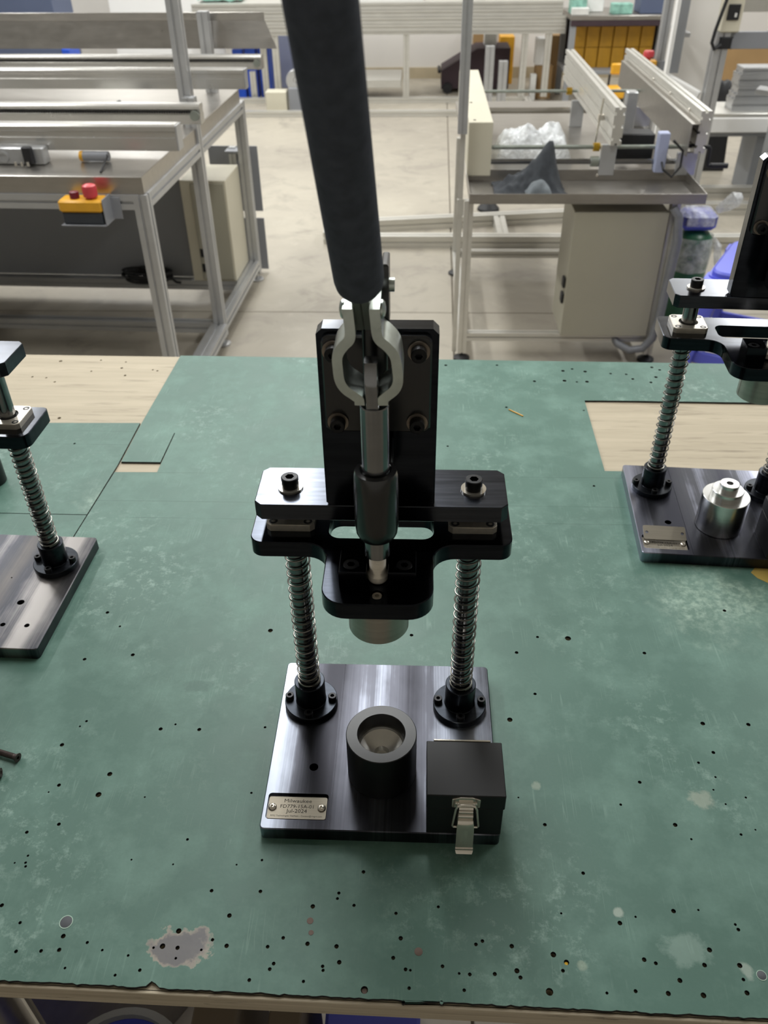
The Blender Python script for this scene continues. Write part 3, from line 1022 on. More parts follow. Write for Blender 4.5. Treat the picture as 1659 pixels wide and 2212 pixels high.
# plugs pressed into the mat
for i, (px, py, r, mt, lb) in enumerate(((-238.4, -207.2, 4.6, 'plug', 'dark round plug with a pale rim near the front left mat corner'),
                                         (-50.3, -200.0, 2.6, 'plugb', 'brown plug, the farther of two close together in the front of the mat'),
                                         (-48.6, -209.0, 2.0, 'plugb', 'small brown plug, the nearer of two close together in the front of the mat'),
                                         (33.1, -220.3, 3.1, 'plugb', 'flat brown plug in the mat right in front of the nest cup'),
                                         (282.1, -228.7, 3.3, 'plug', 'dark plug with a pale ring at the front right mat corner'),
                                         (-5.7, -248.5, 1.9, 'plugb', 'dull plug sunk in the hole nearest the middle of the front edge'),
                                         (142.1, -224.3, 1.4, 'brass', 'brass pin end shining in a hole of the mat front'))):
    z = .12 if i not in (5, 6) else -2.0
    w = World((px, py, z))
    b = w.mb().lathe([(r * .95, -.1 + z), (r, z), (r * .94, z + .12)], 24, px, py)
    o = single('mat_plug', b, mt, (px, py, z), lb, 'plug')
    if i in (0, 4):
        World((px, py, z)).mb().lathe([(r, z - .1), (r * 1.13, z - .1), (r * 1.13, z + .14), (r, z + .14)], 28, px, py, closed=True).build('plug_rim', 'ring', o)

# loose things on the bench
# countersunk bolt pointing left, and the tip of a second one
def bolt(loc, rot, label, L=34):
    b = thing('countersunk_bolt', label, 'bolt', loc, rot)
    R = T(0, 0, 3.6) @ RY(-90)
    hx = [(1.9 * (math.cos(math.pi / 6) / math.cos((a % (math.pi / 3)) - math.pi / 6)) * math.cos(a), 1.9 * (math.cos(math.pi / 6) / math.cos((a % (math.pi / 3)) - math.pi / 6)) * math.sin(a)) for a in [2 * math.pi * i / 24 for i in range(24)]]
    ci = circle(1, 24)
    MB(R).loft([[(2.6 * x, 2.6 * y, 5) for x, y in ci], [(2.6 * x, 2.6 * y, 3.4) for x, y in ci], [(4.3 * x, 4.3 * y, .3) for x, y in ci], [(4.3 * x, 4.3 * y, 0) for x, y in ci],
                [(3.5 * x, 3.5 * y, 0) for x, y in ci], [(x, y, 0) for x, y in hx], [(x, y, 2.4) for x, y in hx]]).build('bolt_head', 'rust', b)
    pr = []
    z = 5.0
    while z < L:
        pr += [(2.75, z), (2.35, z + .4)]
        z += .8
    MB(R).lathe(pr, 18).build('threaded_shank', 'rust', b)
    return b


bolt((-332.5, -62.5, 0.6), math.radians(16), 'brown countersunk bolt lying on the mat at the left edge, the farther of the two')
bolt((-341.6, -78.5, 0.6), math.radians(-12), 'dark bolt head just showing at the left edge, nearer than the other bolt')
w = World((418, 213, 0))
b = w.mb()
tp = [(411.7, 216.5), (416, 207), (424, 200), (434, 192), (452, 196), (448, 214), (436, 226), (425, 229.5), (418, 224)]
b.prism(tp, 0.02, .35)
single('masking_tape', b, 'tape', (418, 213, 0), 'torn piece of yellow masking tape in front of the right press', 'tape')
w = World((174, 571, 0))
single('bamboo_sliver', w.mb().cyl((164.5, 581, .9), (184, 562, .9), .9, n=8), 'yellow', (174, 571, 0), 'thin pale yellow sliver lying on the far part of the mat', 'sliver')
w = World((-541, 375, 0))
b = w.mb().lathe([(17, 0), (18, .8), (18, 44), (17, 45), (11, 45), (11, 20), (.5, 20)], 40, -543, 377)
single('turned_black_bush', b, 'cupblack', (-541, 375, 0), 'black turned bush behind the left press at the picture edge', 'bush')
# spare engraved plate leaning on the right press's name plate
sp = thing('spare_plate', 'blank steel tag with two holes lying tilted over the right name plate', 'tag', (321, 265, 14.9), math.radians(3.6))
m = MB(RX(17))
m.sheet(rrect(-24.5, 24.5, -10, 10, 2, 4), [circle(1.9, 16, -20.5, 0), circle(1.9, 16, 20.5, 0)], 2.9, 4.1, True)
m.build('tag_sheet', 'plate', sp)

# ---------------------------------------------------------------- machine on the left
LX0, LY0, LROT = -738.87, 1821.29, .04
lm = thing('conveyor_machine', 'long aluminium-framed conveyor machine with a stainless table, left of the aisle', 'machine', (LX0, LY0, FZ), LROT)
UPZ = T(0, 0, BENCH)


def L(m=None):
    return MB(UPZ @ (m or Matrix.Identity(4)))


L().prism(rrect(-1600, 0, 0, 1220), -44, 3, 1.5, 0).build('table_top', 'inox', lm)
XS = -13


def prof(name, p0, p1, sec=S40, up=(0, 0, 1), mat='alu', parent=None):
    return L().extr(sec, p0, p1, up).build(name, mat, parent or lm, sharp=20)


prof('top_rail', (-1600, 13, -64.5), (-33, 13, -64.5))
prof('top_rail', (XS, 34, -64.5), (XS, 570, -64.5))
prof('top_rail', (XS, 610, -64.5), (XS, 1228, -64.5))
for ly, zt in ((13, -44.5), (590, 92), (1248, -44.5)):
    prof('leg', (XS, ly, -745), (XS, ly, zt), up=(0, 1, 0))
    f = L()
    f.cyl((XS, ly, -770), (XS, ly, -744), 8, n=14)
    f.lathe([(26, -780), (30, -779), (30, -773), (20, -768), (9, -766)], 24, XS, ly)
    f.build('foot', 'alu', lm)
prof('low_rail', (XS, 34, -705), (XS, 569, -705), S40x60)
prof('low_rail', (XS, 611, -705), (XS, 1228, -705))
for ly in (590, 1008):
    prof('cross_rail', (-1600, ly, -705), (-34, ly, -705))
prof('post', (-34, 634, 3), (-34, 634, 760), up=(0, 1, 0))
L().box(-1600, -232, 1030, 1034, -685, -86).build('back_panel', 'slate', lm, 'dark grey sheet closing the back of the frame')
cab = L().box(-218, -36, 985, 1222, -684, -279, 2).build('control_cabinet', 'cream2', lm, 'cream enamel control cabinet')
L().box(-176, -42, 979, 984.5, -676, -288, 2).build('cabinet_door', 'cream', cab)  # darker enamel than the body: shade of the front face put into the colour
for z in (-563, -625):
    L().box(-172, -140, 973, 979, z - 17, z + 17, 3).build('power_inlet', 'rubber', cab)
for a, b in ((-505, -236), (-766, -535)):
    L().box(-190, 22, 1345, 1349, a, b, 1).build('rear_guard_sheet', 'greyplate', lm)
prof('guard_post', (-80, 1330, -780), (-80, 1330, -236), S30, (0, 1, 0))
L().box(-100, -14, 1270, 1344, -250, -240).build('guard_bracket', 'greyplate', lm)


def conv(x1, y, z0, z1, w, chain):
    h = z1 - z0
    sec = [(-w / 2, 0), (w / 2, 0), (w / 2, h * .48), (w / 2 - 4, h * .52), (w / 2 - 4, h * .72), (w / 2, h * .76), (w / 2, h - 5), (w / 2 - 5, h),
           (-w / 2 + 5, h), (-w / 2, h - 5), (-w / 2, h * .76), (-w / 2 + 4, h * .72), (-w / 2 + 4, h * .52), (-w / 2, h * .48)]
    o = L().extr(sec, (-1600, y, z0), (x1, y, z0)).build('conveyor_rail', 'rail', lm, sharp=20)
    for bx in (-1300, -940):
        L().box(bx - 20, bx + 20, y - w / 2 + 3, y + w / 2 - 3, 3, z0, 1).build('rail_support', 'alu', o)
    e = L()
    if chain:
        c = L()
        n = 150
        for i in range(n):
            xx = x1 - 30 - i * 7.5
            c.box(xx - 2.6, xx + 2.6, y - w / 2 - 3, y - w / 2, z0 + h * .56, z0 + h * .70)
        c.build('chain', 'screw', o, kind='stuff')
        e.cyl((x1 - 16, y - w / 2 - 7, z0 + h * .45), (x1 - 16, y - w / 2 - .1, z0 + h * .45), h * .26, n=20)
        e.build('sprocket', 'lever', o)
    else:
        e.box(x1, x1 + 5, y - w / 2, y + w / 2, z0, z1 - 2, .5)
        e.build('end_cap', 'alu', o)


conv(66, 172, 34, 103, 46, False)
conv(100, 322, 72, 126, 40, True)
conv(139, 760, 88, 150, 40, False)
conv(160, 960, 116, 160, 40, True)
c = L()
c.loft([[(x, y + d, z) for x, y, z in ((-1600, 1178, 148), (174, 1178, 148), (131, 1200, 238), (-1600, 1200, 238))] for d in (0, 2)])
chute = c.build('chute', 'inox', lm)
bm_ = chute.data
c = L()
c.box(-1600, 130, 1199, 1203, 238, 264, .5)
c.build('chute_flange', 'inox', chute)
for x in (-1380, -88):
    prof('chute_post', (x, 1160, 3), (x, 1160, 272), S40, (0, 1, 0))
# emergency stop on its bracket
e = L().box(-222, -100, -72, -12, -74, -42, 5).build('stop_button_box', 'yellow', lm, 'yellow box with two push buttons')
L().box(-218, -104, -68, -16, -107, -74.5, 3).build('box_base', 'dkblue', e)
L().lathe([(12, -42), (12, -38), (19, -36), (20, -16), (18, -8), (12, -5), (1, -4)], 28, -134, -46).build('red_push_button', 'red', e)
L().lathe([(13, -42), (13, -28), (12, -25), (1, -24)], 24, -180, -46).build('dark_push_button', 'dkred', e)
b = L()
b.box(-224, -98, -74, -10, -110, -107.4, .3)
b.prism(rrect(-97.6, -95.4, -70, -7), -110, -40)
b.box(-97.6, -70, -11, -8, -108, -50, .3)
b.build('bracket', 'greyplate', lm)
# odds and ends lying on its table
w = thing('gear_motor', 'small grey motor with a yellow ring under the front conveyor rail', 'motor', (LX0 - 175, LY0 + 158, 3.6), LROT)
MB(T(0, 0, 14.5)).cyl((-34, 0, 0), (40, 0, 0), 13.5, n=28).build('motor_body', 'greyplate', w)
MB(T(0, 0, 14.5)).cyl((-44, 0, 0), (-34.2, 0, 0), 14, n=28).build('motor_ring', 'yellow', w)
MB().box(-20, 25, -12, 12, 0, 4, 1).build('motor_foot', 'alu', w)
MB().tube([(38, -8, 20), (46, -24, 20), (44, -50, 8), (50, -90, 3), (56, -120, 2.5)], 2.5, 8).build('motor_cable', 'rubber', w)
w = thing('pneumatic_valve', 'black and silver pneumatic valve block under the front conveyor rail, at left', 'valve', (LX0 - 370, LY0 + 122, 3.6), LROT)
MB().box(-90, 60, 0, 40, 0, 46, 3).build('valve_body', 'alu', w)
MB().box(6, 34, -18, -.4, 4, 52, 3).build('valve_coil', 'rubber', w)
MB(RX(90)).lathe([(15, 0), (15, 4), (9, 4), (9, 1)], 24, -58, 22).build('valve_port', 'alu', w)
for x in (-16, 2, 20):
    MB().cyl((x, -24, 3), (x, -24, 14), 4, n=12).build('air_fitting', 'chrome', w)
w = thing('sensor_head', 'white bar and short grey tube between the conveyor rails', 'sensor', (LX0 - 345, LY0 + 560, 3.6), LROT)
MB().box(-70, 60, -15, 15, 0, 62, 4).build('sensor_bar', 'cloudy', w)
MB().cyl((62, 0, 42), (112, 46, 58), 15, n=22).build('sensor_tube', 'hose', w)
MB().cyl((112, 46, 58), (122, 55, 61), 17, n=22).build('tube_cap', 'rubber', w)
# cable coil
m = MB()
pts = []
for i in range(5 * 28 + 10):
    a = 2 * math.pi * i / 28
    r = 92 + 9 * math.sin(i * .37)
    pts.append((r * 1.05 * math.cos(a), r * .5 * math.sin(a), 8 + 7 * (i / 28) + 4 * math.sin(i * .21)))
pts += [(110, -20, 20), (130, -30, 8), (150, -32, 7)]
m.tube(pts, 5.5, 7)
o = m.build('cable_coil', 'rubber', None, 'coil of black cable on the lower rails of the left machine')
o['category'] = 'cable'
o.location = W3(LX0 - 370, LY0 + 980, -680)
o.rotation_euler = (0, 0, -LROT)

# ---------------------------------------------------------------- machine on the right
RL = (560, 2900, FZ)
RW = World(RL)
rm = thing('width_adjust_conveyor', 'bench-high machine with a drip tray and two adjustable rails, right of the aisle', 'machine', RL)


def rbox(name, mat, x0, x1, y0, y1, z0, z1, c=1.0, parent=None, label=None):
    return RW.mb().box(x0, x1, y0, y1, z0, z1, c).build(name, mat, parent or rm, label)


def rprof(name, p0, p1, sec=S30, up=(0, 0, 1), mat='alu_w', parent=None):
    return RW.mb().extr(sec, p0, p1, up).build(name, mat, parent or rm, sharp=20)


for x, y in ((188, 2305), (866, 2305), (188, 3150), (866, 3150)):
    rprof('leg', (x, y, -752), (x, y, -202), S30, (0, 1, 0))
    f = RW.mb()
    f.cyl((x, y, -772), (x, y, -751), 6, n=12)
    f.lathe([(30, -780), (30, -772), (14, -762), (7, -758)], 22, x, y)
    f.build('foot', 'rubber', rm)
for y in (2305, 3150):
    rprof('low_rail', (203.5, y, -686), (850.5, y, -686))
for x in (188, 866):
    rprof('side_rail', (x, 2320.5, -686), (x, 3134.5, -686))
rprof('upper_post', (156, 2305, 4), (156, 2305, 800), S30, (0, 1, 0), 'alu')
rbox('post_strip', 'alu_w', 152, 168, 2322, 2328, -760, 160, .5)
rbox('strip_clip', 'alu_w', 150, 172, 2321, 2330, -260, -205, .5)
# tray
t = RW.mb()
t.box(186, 945, 2250, 2510, -199, -196)
tray = t.build('drip_tray', 'inox_dark', rm)
for nm, q in (('tray_lip', (186, 945, 2250, 2252, -196, -167)), ('tray_side', (943, 945, 2252, 2508, -196, -167)), ('tray_side', (186, 188, 2252, 2508, -196, -167)), ('tray_back', (186, 945, 2508, 2511, -196, -160))):
    rbox(nm, 'inox_dark', *q, .4, tray)
rbox('machine_bed', 'inox', 186, 945, 2512, 3740, -199, -178, 1)
for x in (205, 640, 905):
    RW.mb(T(x, 2508, -178) @ RX(90)).lathe([(6, 0), (6, 2), (3.5, 4.5), (.5, 5)], 16).build('bed_screw', 'chrome', rm)
cb = rbox('control_cabinet', 'cream', 536, 843, 2270, 2500, -669, -232, 2, None, 'cream enamel control cabinet under the tray')
for z in (-481, -537):
    rbox('power_inlet', 'rubber', 527, 536, 2286, 2322, z - 18, z + 18, 3, cb)
gb = rbox('drive_cover', 'cream2', 186, 267, 2490, 3465, -176, -3, 2, None, 'cream sheet-metal drive cover')
for y in (2520, 2800):
    RW.mb(T(206, y, -3)).lathe([(5, 0), (5, 1), (2, 2)], 14).build('cover_screw', 'screw', gb)
for y, z, r, mt in ((2540, -94, 7, 'lever'), (2524, -137, 9, 'rod'), (3250, -48, 6, 'lever'), (3250, -120, 12, 'steel')):
    RW.mb().cyl((268, y, z), (925, y, z), r, n=20).build('cross_shaft', mt, rm)


def rail(x0, x1, y1, zt, hgt):
    sec = slot_section(x1 - x0, hgt, 1, 3, 9, 7)
    return RW.mb().extr(sec, ((x0 + x1) / 2, 2480, zt - hgt / 2), ((x0 + x1) / 2, y1, zt - hgt / 2)).build('guide_rail', 'alu_w', rm, sharp=20)


r1 = rail(662, 698, 3680, 42, 118)
r2 = rail(945, 980, 3780, 30, 132)
for x0, x1, z in ((640, 692, -78), (900, 968, -104)):
    for y in (2530, 3250):
        rbox('rail_carriage', 'alu', x0, x1, y - 28, y - 12, -178 if y < 3000 else -178, z, 1)
for y in (2540, 3250):
    RW.mb().cyl((618, y, -94 if y < 3000 else -48), (639, y, -94 if y < 3000 else -48), 14, n=18).build('brass_nut', 'brass', rm)
RW.mb().cyl((612, 2524, -137), (639, 2524, -137), 17, n=20).build('slide_bush', 'lever', rm)
for y in (2620, 2900, 3180):
    RW.mb(T(945, y, 6) @ RY(-90)).lathe([(6, 0), (6, 2), (2, 5)], 14).build('rail_screw', 'chrome', r2)
g = RW.mb()
g.extr([(-15, -1), (15, -1), (15, 1), (-15, 1)], (930, 2450, -4), (930, 3680, -4))
gd = g.build('guide_flange', 'inox', r2)
rbox('guide_sheet', 'inox_dark', 913, 915, 2450, 3680, -104, -3, .3, r2)
# sensor post on the first rail
RW.mb().cyl((640, 2640, -120), (652, 2640, 40), 3.5, n=10).build('sensor_rod', 'chrome', r1)
rbox('rod_clamp', 'chrome', 640, 661, 2632, 2648, -30, -10, 2, r1)
rbox('motor_block', 'rubber', 700, 835, 2580, 2660, -150, -62, 4, None, 'black motor between the rails')
rbox('junction_box', 'lav', 826, 862, 2494, 2530, -168, -40, 3, None, 'pale violet junction box')
rbox('sensor_body', 'alu', 790, 830, 2900, 2950, -120, 10, 3)
RW.mb().tube([(870, 2480, -60), (905, 2470, -90), (905, 2465, -140), (880, 2460, -172), (850, 2470, -150), (848, 2500, -130)], 4, 8).build('sensor_cable', 'rubber', rm)
ck = RW.mb()
ck.tube([(930, 2520, -86), (1000, 2500, -86), (1003, 2500, -90), (1005, 2500, -142), (1008, 2500, -146), (1016, 2500, -146)], 6.5, 10)
crank = ck.build('crank_handle', 'rubber', rm, 'black crank handle')
RW.mb().cyl((1016, 2500, -146), (1074, 2500, -146), 9, n=16).build('crank_grip', 'rubber', crank)
h = RW.mb()
h.tube([(848, 2262, -215), (868, 2258, -240), (882, 2256, -320), (878, 2256, -420), (874, 2256, -520), (872, 2256, -600), (862, 2258, -672), (835, 2260, -712), (790, 2266, -722), (750, 2280, -705), (735, 2300, -690)],
       [13, 14, 15, 15, 15, 15, 15, 14, 14, 13, 12], 14)
h.build('conduit', 'hose', rm, 'ribbed grey conduit looping down beside the cabinet')


def lumps(nx, ny, fn, thick=3):
    """closed cloth-like surface over a grid: fn(u, v) -> point"""
    top_ = [[Vector(fn(i / nx, j / ny)) for i in range(nx + 1)] for j in range(ny + 1)]
    m = MB()
    a = m.av([p for row in top_ for p in row])
    b = m.av([p - Vector((0, 0, thick)) for row in top_ for p in row])
    w_ = nx + 1
    for j in range(ny):
        for i in range(nx):
            q = (j * w_ + i, j * w_ + i + 1, (j + 1) * w_ + i + 1, (j + 1) * w_ + i)
            m.f += [tuple(a + k for k in q), tuple(b + k for k in reversed(q))]
    rim = [i for i in range(w_)] + [j * w_ + nx for j in range(1, ny + 1)] + [ny * w_ + i for i in range(nx - 1, -1, -1)] + [j * w_ for j in range(ny - 1, 0, -1)]
    for i, k in enumerate(rim):
        n = rim[(i + 1) % len(rim)]
        m.f.append((a + k, b + k, b + n, a + n))
    return m


def cloth(u, v):
    x = -118 + 236 * u
    y = -62 + 150 * v
    ridge = math.exp(-((x - 72 - (v - .5) * 20) / 56) ** 2) * math.exp(-((v - .62) / .36) ** 2)
    mid = math.exp(-((x - 10) / 62) ** 2) * math.exp(-((v - .5) / .4) ** 2)
    low = math.exp(-((x + 70) / 40) ** 2) * math.exp(-((v - .45) / .4) ** 2)
    nz = mnoise.noise(Vector((x * .03, y * .03, 1))) * 14 + mnoise.noise(Vector((x * .08, y * .05, 4))) * 6
    edge = min(1, 5 * min(u, 1 - u, v * 1.4, 1 - v))
    z = 4 + edge * max(0, 122 * ridge + 58 * mid + 22 * low + nz)
    return (x + 14 * mnoise.noise(Vector((y * .02, 3, 1))), y + 16 * mnoise.noise(Vector((x * .02, 7, 5))), z)


cl = lumps(56, 40, cloth).build('shop_cloth', 'cloth', None, 'crumpled charcoal cloth heaped on the drip tray of the right machine', sharp=80)
cl['category'] = 'cloth'
cl.location = W3(392, 2392, -195)


fold = lumps(22, 14, lambda u, v: (-42 + 84 * u, -34 + 68 * v, 13 + 44 * math.sin(math.pi * u) ** .7 * math.sin(math.pi * v) ** .6 + 7 * mnoise.noise(Vector((u * 5, v * 4, 2)))))
fold = fold.build('cloth_fold', 'cloth_l', cl, 'lighter grey fold of the cloth', sharp=80)
fold.location = (.022, -.088, 0)


def bag(u, v):
    x, y = -140 + 280 * u, -90 + 180 * v
    e = max(0, 1 - (2 * u - 1) ** 6) * max(0, 1 - (2 * v - 1) ** 4)
    return (x, y, 6 + e * (96 + 38 * mnoise.noise(Vector((x * .017, y * .017, 2))) + 14 * mnoise.noise(Vector((x * .06, y * .06, 9)))))


cl = lumps(48, 30, bag).build('plastic_bag', 'film', None, 'clear crumpled plastic bag of parts lying on the bed beside the drive cover', sharp=80)
cl['category'] = 'bag'
cl.location = W3(430, 2720, -177)

# ---------------------------------------------------------------- on the floor between bench and right machine
G0 = (1076, 2692, FZ)
gc = thing('gas_cylinder', 'green steel gas cylinder wrapped in plastic at the top, right of the cream cabinet', 'cylinder', G0)
MB().lathe([(60, 0), (68, 6), (69, 20), (69, 300), (66, 326), (50, 346), (28, 356), (20, 360), (1, 361)], 48).build('cylinder_body', 'gas', gc)


def wrapf(n=40, k=12):
    rings = []
    for j in range(k + 1):
        t = j / k
        z = 205 + 130 * t
        r0 = 71 + 4 * math.sin(math.pi * t)
        rings.append([((r0 + 4 * mnoise.noise(Vector((math.cos(a) * 2, math.sin(a) * 2, t * 5)))) * math.cos(a), (r0 + 4 * mnoise.noise(Vector((math.cos(a) * 2, math.sin(a) * 2, t * 5)))) * math.sin(a), z)
                      for a in [2 * math.pi * i / n for i in range(n)]])
    return rings


MB().loft(wrapf(), (False, False)).build('plastic_wrap', 'film', gc, recalc=True)
b = thing('blue_parcel', 'blue parcel in clear film on top of the green gas cylinder', 'parcel', (1076, 2692, FZ + 362))
MB().box(-66, 60, -50, 50, 0, 62, 12).build('parcel_body', 'stool', b)
MB(T(0, 0, -1)).box(-70, 64, -54, 54, 1.2, 72, 20).build('parcel_film', 'film', b)
MB().tube([(62, 0, 62), (92, -6, 84), (120, -10, 108), (140, -12, 120)], [14, 24, 30, 12], 9).build('film_tail', 'film', b)
MB().tube([(70, -18, 330), (84, -34, 300), (96, -40, 240), (104, -42, 200)], [4, 16, 14, 3], 8).build('film_tail', 'film', gc)

ST = (1150, 2080, FZ)
st = thing('plastic_stool', 'violet-blue plastic stool behind the right press', 'stool', ST, .5)
MB().prism(rrect(-165, 165, -165, 165, 40, 5), 428, 450, 6, 0).build('seat', 'stool', st)
MB().sheet(rrect(-172, 172, -172, 172, 40, 5), [rrect(-160, 160, -160, 160, 34, 5)], 388, 432, True).build('skirt', 'stool', st)
for sx in (-1, 1):
    for sy in (-1, 1):
        MB().loft([[(sx * (205 - k * 60) + x, sy * (205 - k * 60) + y, z) for x, y in rrect(-w_, w_, -w_, w_, 8, 2)] for k, z, w_ in ((0, 0, 24), (1, 428, 34))]).build('leg', 'stool', st)
for z in (150,):
    for s in (-1, 1):
        MB().box(-165, 165, s * 178 - 8, s * 178 + 8, z, z + 40, 3).build('stretcher', 'stool', st)
# low aluminium frame lying on the floor behind the right machine
F0 = (700, 3800, FZ)
FW = World(F0)
ff = thing('floor_frame', 'pale aluminium frame lying low on the floor behind the right machine', 'frame', F0)
for p0, p1 in (((-420, 3712, -752), (1000, 3925, -752)), ((-420, 3510, -752), (2300, 3510, -752)), ((640, 4290, -752), (2300, 4330, -752)), ((900, 4010, -752), (2300, 4030, -752))):
    FW.mb().extr(slot_section(56, 56, 1, 1, 9, 7), p0, p1).build('frame_bar', 'alu_w', ff, sharp=20)
for p0, p1 in (((-420, 3538, -752), (-420, 3684, -752)), ((430, 3538, -752), (430, 3800, -752)), ((2240, 3538, -752), (2240, 4000, -752)), ((1010, 3958, -752), (1010, 4290, -752))):
    FW.mb().extr(slot_section(56, 56, 1, 1, 9, 7), p0, p1).build('cross_bar', 'alu_w', ff, sharp=20)
single('rubber_foot', World((395, 4080, FZ)).mb().lathe([(60, FZ), (58, FZ + 12), (20, FZ + 50), (14, FZ + 56), (14, FZ + 96)], 24, 395, 4080), 'rubber', (395, 4080, FZ),
       'loose black cone foot standing on the floor, seen under the drip tray', 'foot')

# ---------------------------------------------------------------- long frame at the back
B0 = (-300, 6600, FZ)
BW = World(B0)
bf = thing('long_back_frame', 'long pale aluminium conveyor frame across the back of the aisle', 'frame', B0)
for i, (zc, x1) in enumerate(((-104, 1085), (-152, 1085), (-200, 1115), (-248, 1118), (-284, 1120))):
    hh = 46 if i < 4 else 22
    BW.mb().extr(slot_section(60, hh, 1, 1, 12, 8), (-1750, 6850, zc), (x1, 6850, zc)).build('side_beam', 'alu_w', bf, sharp=20)
BW.mb().box(-1750, 1085, 6900, 7300, -92, -86).build('top_plate', 'alu_w', bf)
for x in (-1700, -1130, -100, 820, 1000):
    BW.mb().extr(slot_section(48, 48), (x, 6850, -738), (x, 6850, -296), (0, 1, 0)).build('leg', 'alu_w', bf, sharp=20)
for y in (6360, 6850):
    BW.mb().extr(slot_section(50, 40), (-1750, y, -759), (900, y, -759)).build('floor_rail', 'alu_w', bf, sharp=20)
for x in (-1725, 870):
    BW.mb().extr(slot_section(50, 40), (x, 6386, -759), (x, 6824, -759)).build('end_rail', 'alu_w', bf, sharp=20)
BW.mb().box(-1050, -140, 6830, 7300, -668, -610, 2).build('lower_shelf', 'alu_w', bf)


def bb(name, mat, q, label, cat, group=None, c=4):
    x0, x1, y0, y1, z0, z1 = q
    loc = ((x0 + x1) / 2, (y0 + y1) / 2, z0)
    return single(name, World(loc).mb().box(x0, x1, y0, y1, z0, z1, c), mat, loc, label, cat, group)


bb('white_tray', 'white', (-500, 30, 6905, 7100, -85.5, -40), 'long white tray on the back frame behind the press grip', 'tray')
g = lumps(30, 20, lambda u, v: (-170 + 340 * u, -110 + 220 * v, 5 + 130 * max(0, 1 - (2 * u - 1) ** 4) * max(0, 1 - (2 * v - 1) ** 4) + 16 * mnoise.noise(Vector((u * 6, v * 6, 3)))))
g = g.build('wrapped_bundle', 'teal', None, 'green bundle in crumpled film beyond the slanted chute', sharp=80)
g['category'] = 'bundle'
g.location = W3(-1560, 7080, -74)
tp = thing('wire_stand', 'small dark wire stand on the back frame beside the tall post', 'stand', (400, 7040, -78))
for a in (0, 120, 240):
    MB().cyl((0, 0, 70), (110 * math.cos(math.radians(a)), 80 * math.sin(math.radians(a)), 0), 6, n=8).build('leg', 'screw', tp)
MB().cyl((0, 0, 66), (0, 0, 130), 9, n=10).build('stem', 'screw', tp)
# things on the floor behind the back frame
for i, x in enumerate((-1480, -1375, -1265)):
    o = bb('blue_crate', 'blue', (x - 42, x + 42, 7060, 7240, FZ, -420 + 12 * i), ['blue crate behind the chute, leftmost of the row of three', 'blue crate behind the chute, the middle of the row of three', 'blue crate behind the chute, rightmost of the row of three'][i], 'crate', 'blue crates behind the back frame')
for x, y, z1, lb in ((-1245, 6960, -395, 'taller white post standing beside the blue crates'), (-1345, 6940, -560, 'shorter white post standing before the blue crates')):
    single('white_post', World((x, y, FZ)).mb().extr(slot_section(46, 46), (x, y, FZ), (x, y, z1), (0, 1, 0)), 'alu_w', (x, y, FZ), lb, 'post', sharp=20)
bb('lavender_board', 'lav', (-1290, -1060, 7480, 7500, FZ, -330), 'pale lavender board leaning at the wall beside the blue crates', 'board', c=2)
bb('small_carton', 'cream2', (-1180, -1020, 6480, 6600, FZ, FZ + 150), 'pale small carton on the floor near the blue crates', 'box')
p = thing('pulley_block', 'grey pulley block on the floor right of the blue crates', 'pulley', (-925, 6560, FZ))
MB().box(-80, 80, -50, 50, 0, 170, 4).build('pulley_body', 'greyplate', p)
MB(T(-20, 0, 220) @ RX(90)).lathe([(70, -30), (74, -26), (74, 26), (70, 30), (20, 30), (20, -30)], 28, closed=True).build('pulley_wheel', 'alu', p)
bb('navy_cabinet', 'navy', (-3500, -2700, 6500, 6900, FZ, 260), 'blue-grey cabinet in the far left corner beyond the chute', 'cabinet', c=3)
bb('blue_bin', 'blue', (-2700, -2640, 6480, 6700, FZ, -330), 'narrow blue bin beside the blue-grey cabinet', 'bin')
bb('white_screen', 'white', (-2560, -1640, 7350, 7390, FZ, 420), 'tall white screen standing behind the chute', 'screen', c=2)

# dark trolley and cartons behind the right part of the frame
t = thing('dark_trolley', 'dark maroon steel trolley with a slanted side on the floor behind the post', 'trolley', (420, 7350, FZ))
MB(Matrix(((1, 0, 0, 0), (0, 0, 1, 0), (0, 1, 0, 0), (0, 0, 0, 1)))).prism([(-230, 30), (330, 30), (330, 330), (60, 330), (-230, 170)], -120, 220, 4).build('trolley_body', 'maroon', t)
MB().cyl((-250, -110, 160), (-250, 110, 160), 14, n=10).build('trolley_handle', 'rubber', t)
for sx in (-180, 280):
    MB().cyl((sx, -125, 40), (sx, -150, 40), 40, n=18).build('wheel', 'rubber', t)
bb('yellow_crate', 'yellow', (690, 815, 7610, 7790, FZ, -415), 'yellow crate behind the dark trolley', 'crate')
bb('pink_box', 'cloudy', (540, 640, 7350, 7500, FZ + 331, -250), 'pale box on the dark trolley', 'box')
bb('brown_board', 'card', (470, 620, 7800, 7880, FZ, -260), 'brown board leaning at the back wall above the dark trolley', 'board', c=2)
for q, lb in (((945, 1075, 6980, 7150, FZ, -540), 'brown carton standing on the floor right of the back frame legs'),
              ((1090, 1190, 7300, 7450, FZ, -370), 'taller brown carton at the dark steel rack')):
    bb('cardboard_box', 'card', q, lb, 'box', c=2)
bb('white_foam_box', 'white', (930, 1015, 6990, 7120, -539, -350), 'tall white foam box on top of the brown carton', 'box')
bb('label_box', 'cloudy', (895, 940, 6900, 6960, FZ, -590), 'small pale box in front of the brown carton', 'box', c=2)
for i, (x, z1, lb) in enumerate(((508, -290, 'taller of the two short aluminium uprights left of the rails'), (608, -385, 'shorter of the two short aluminium uprights left of the rails'))):
    loc = (x, 6200, FZ)
    single('short_upright', World(loc).mb().extr(slot_section(62, 62, 1, 1, 10, 8), (x, 6200, FZ), (x, 6200, z1), (0, 1, 0)), 'alu', loc, lb, 'post', 'short aluminium uprights', sharp=20)

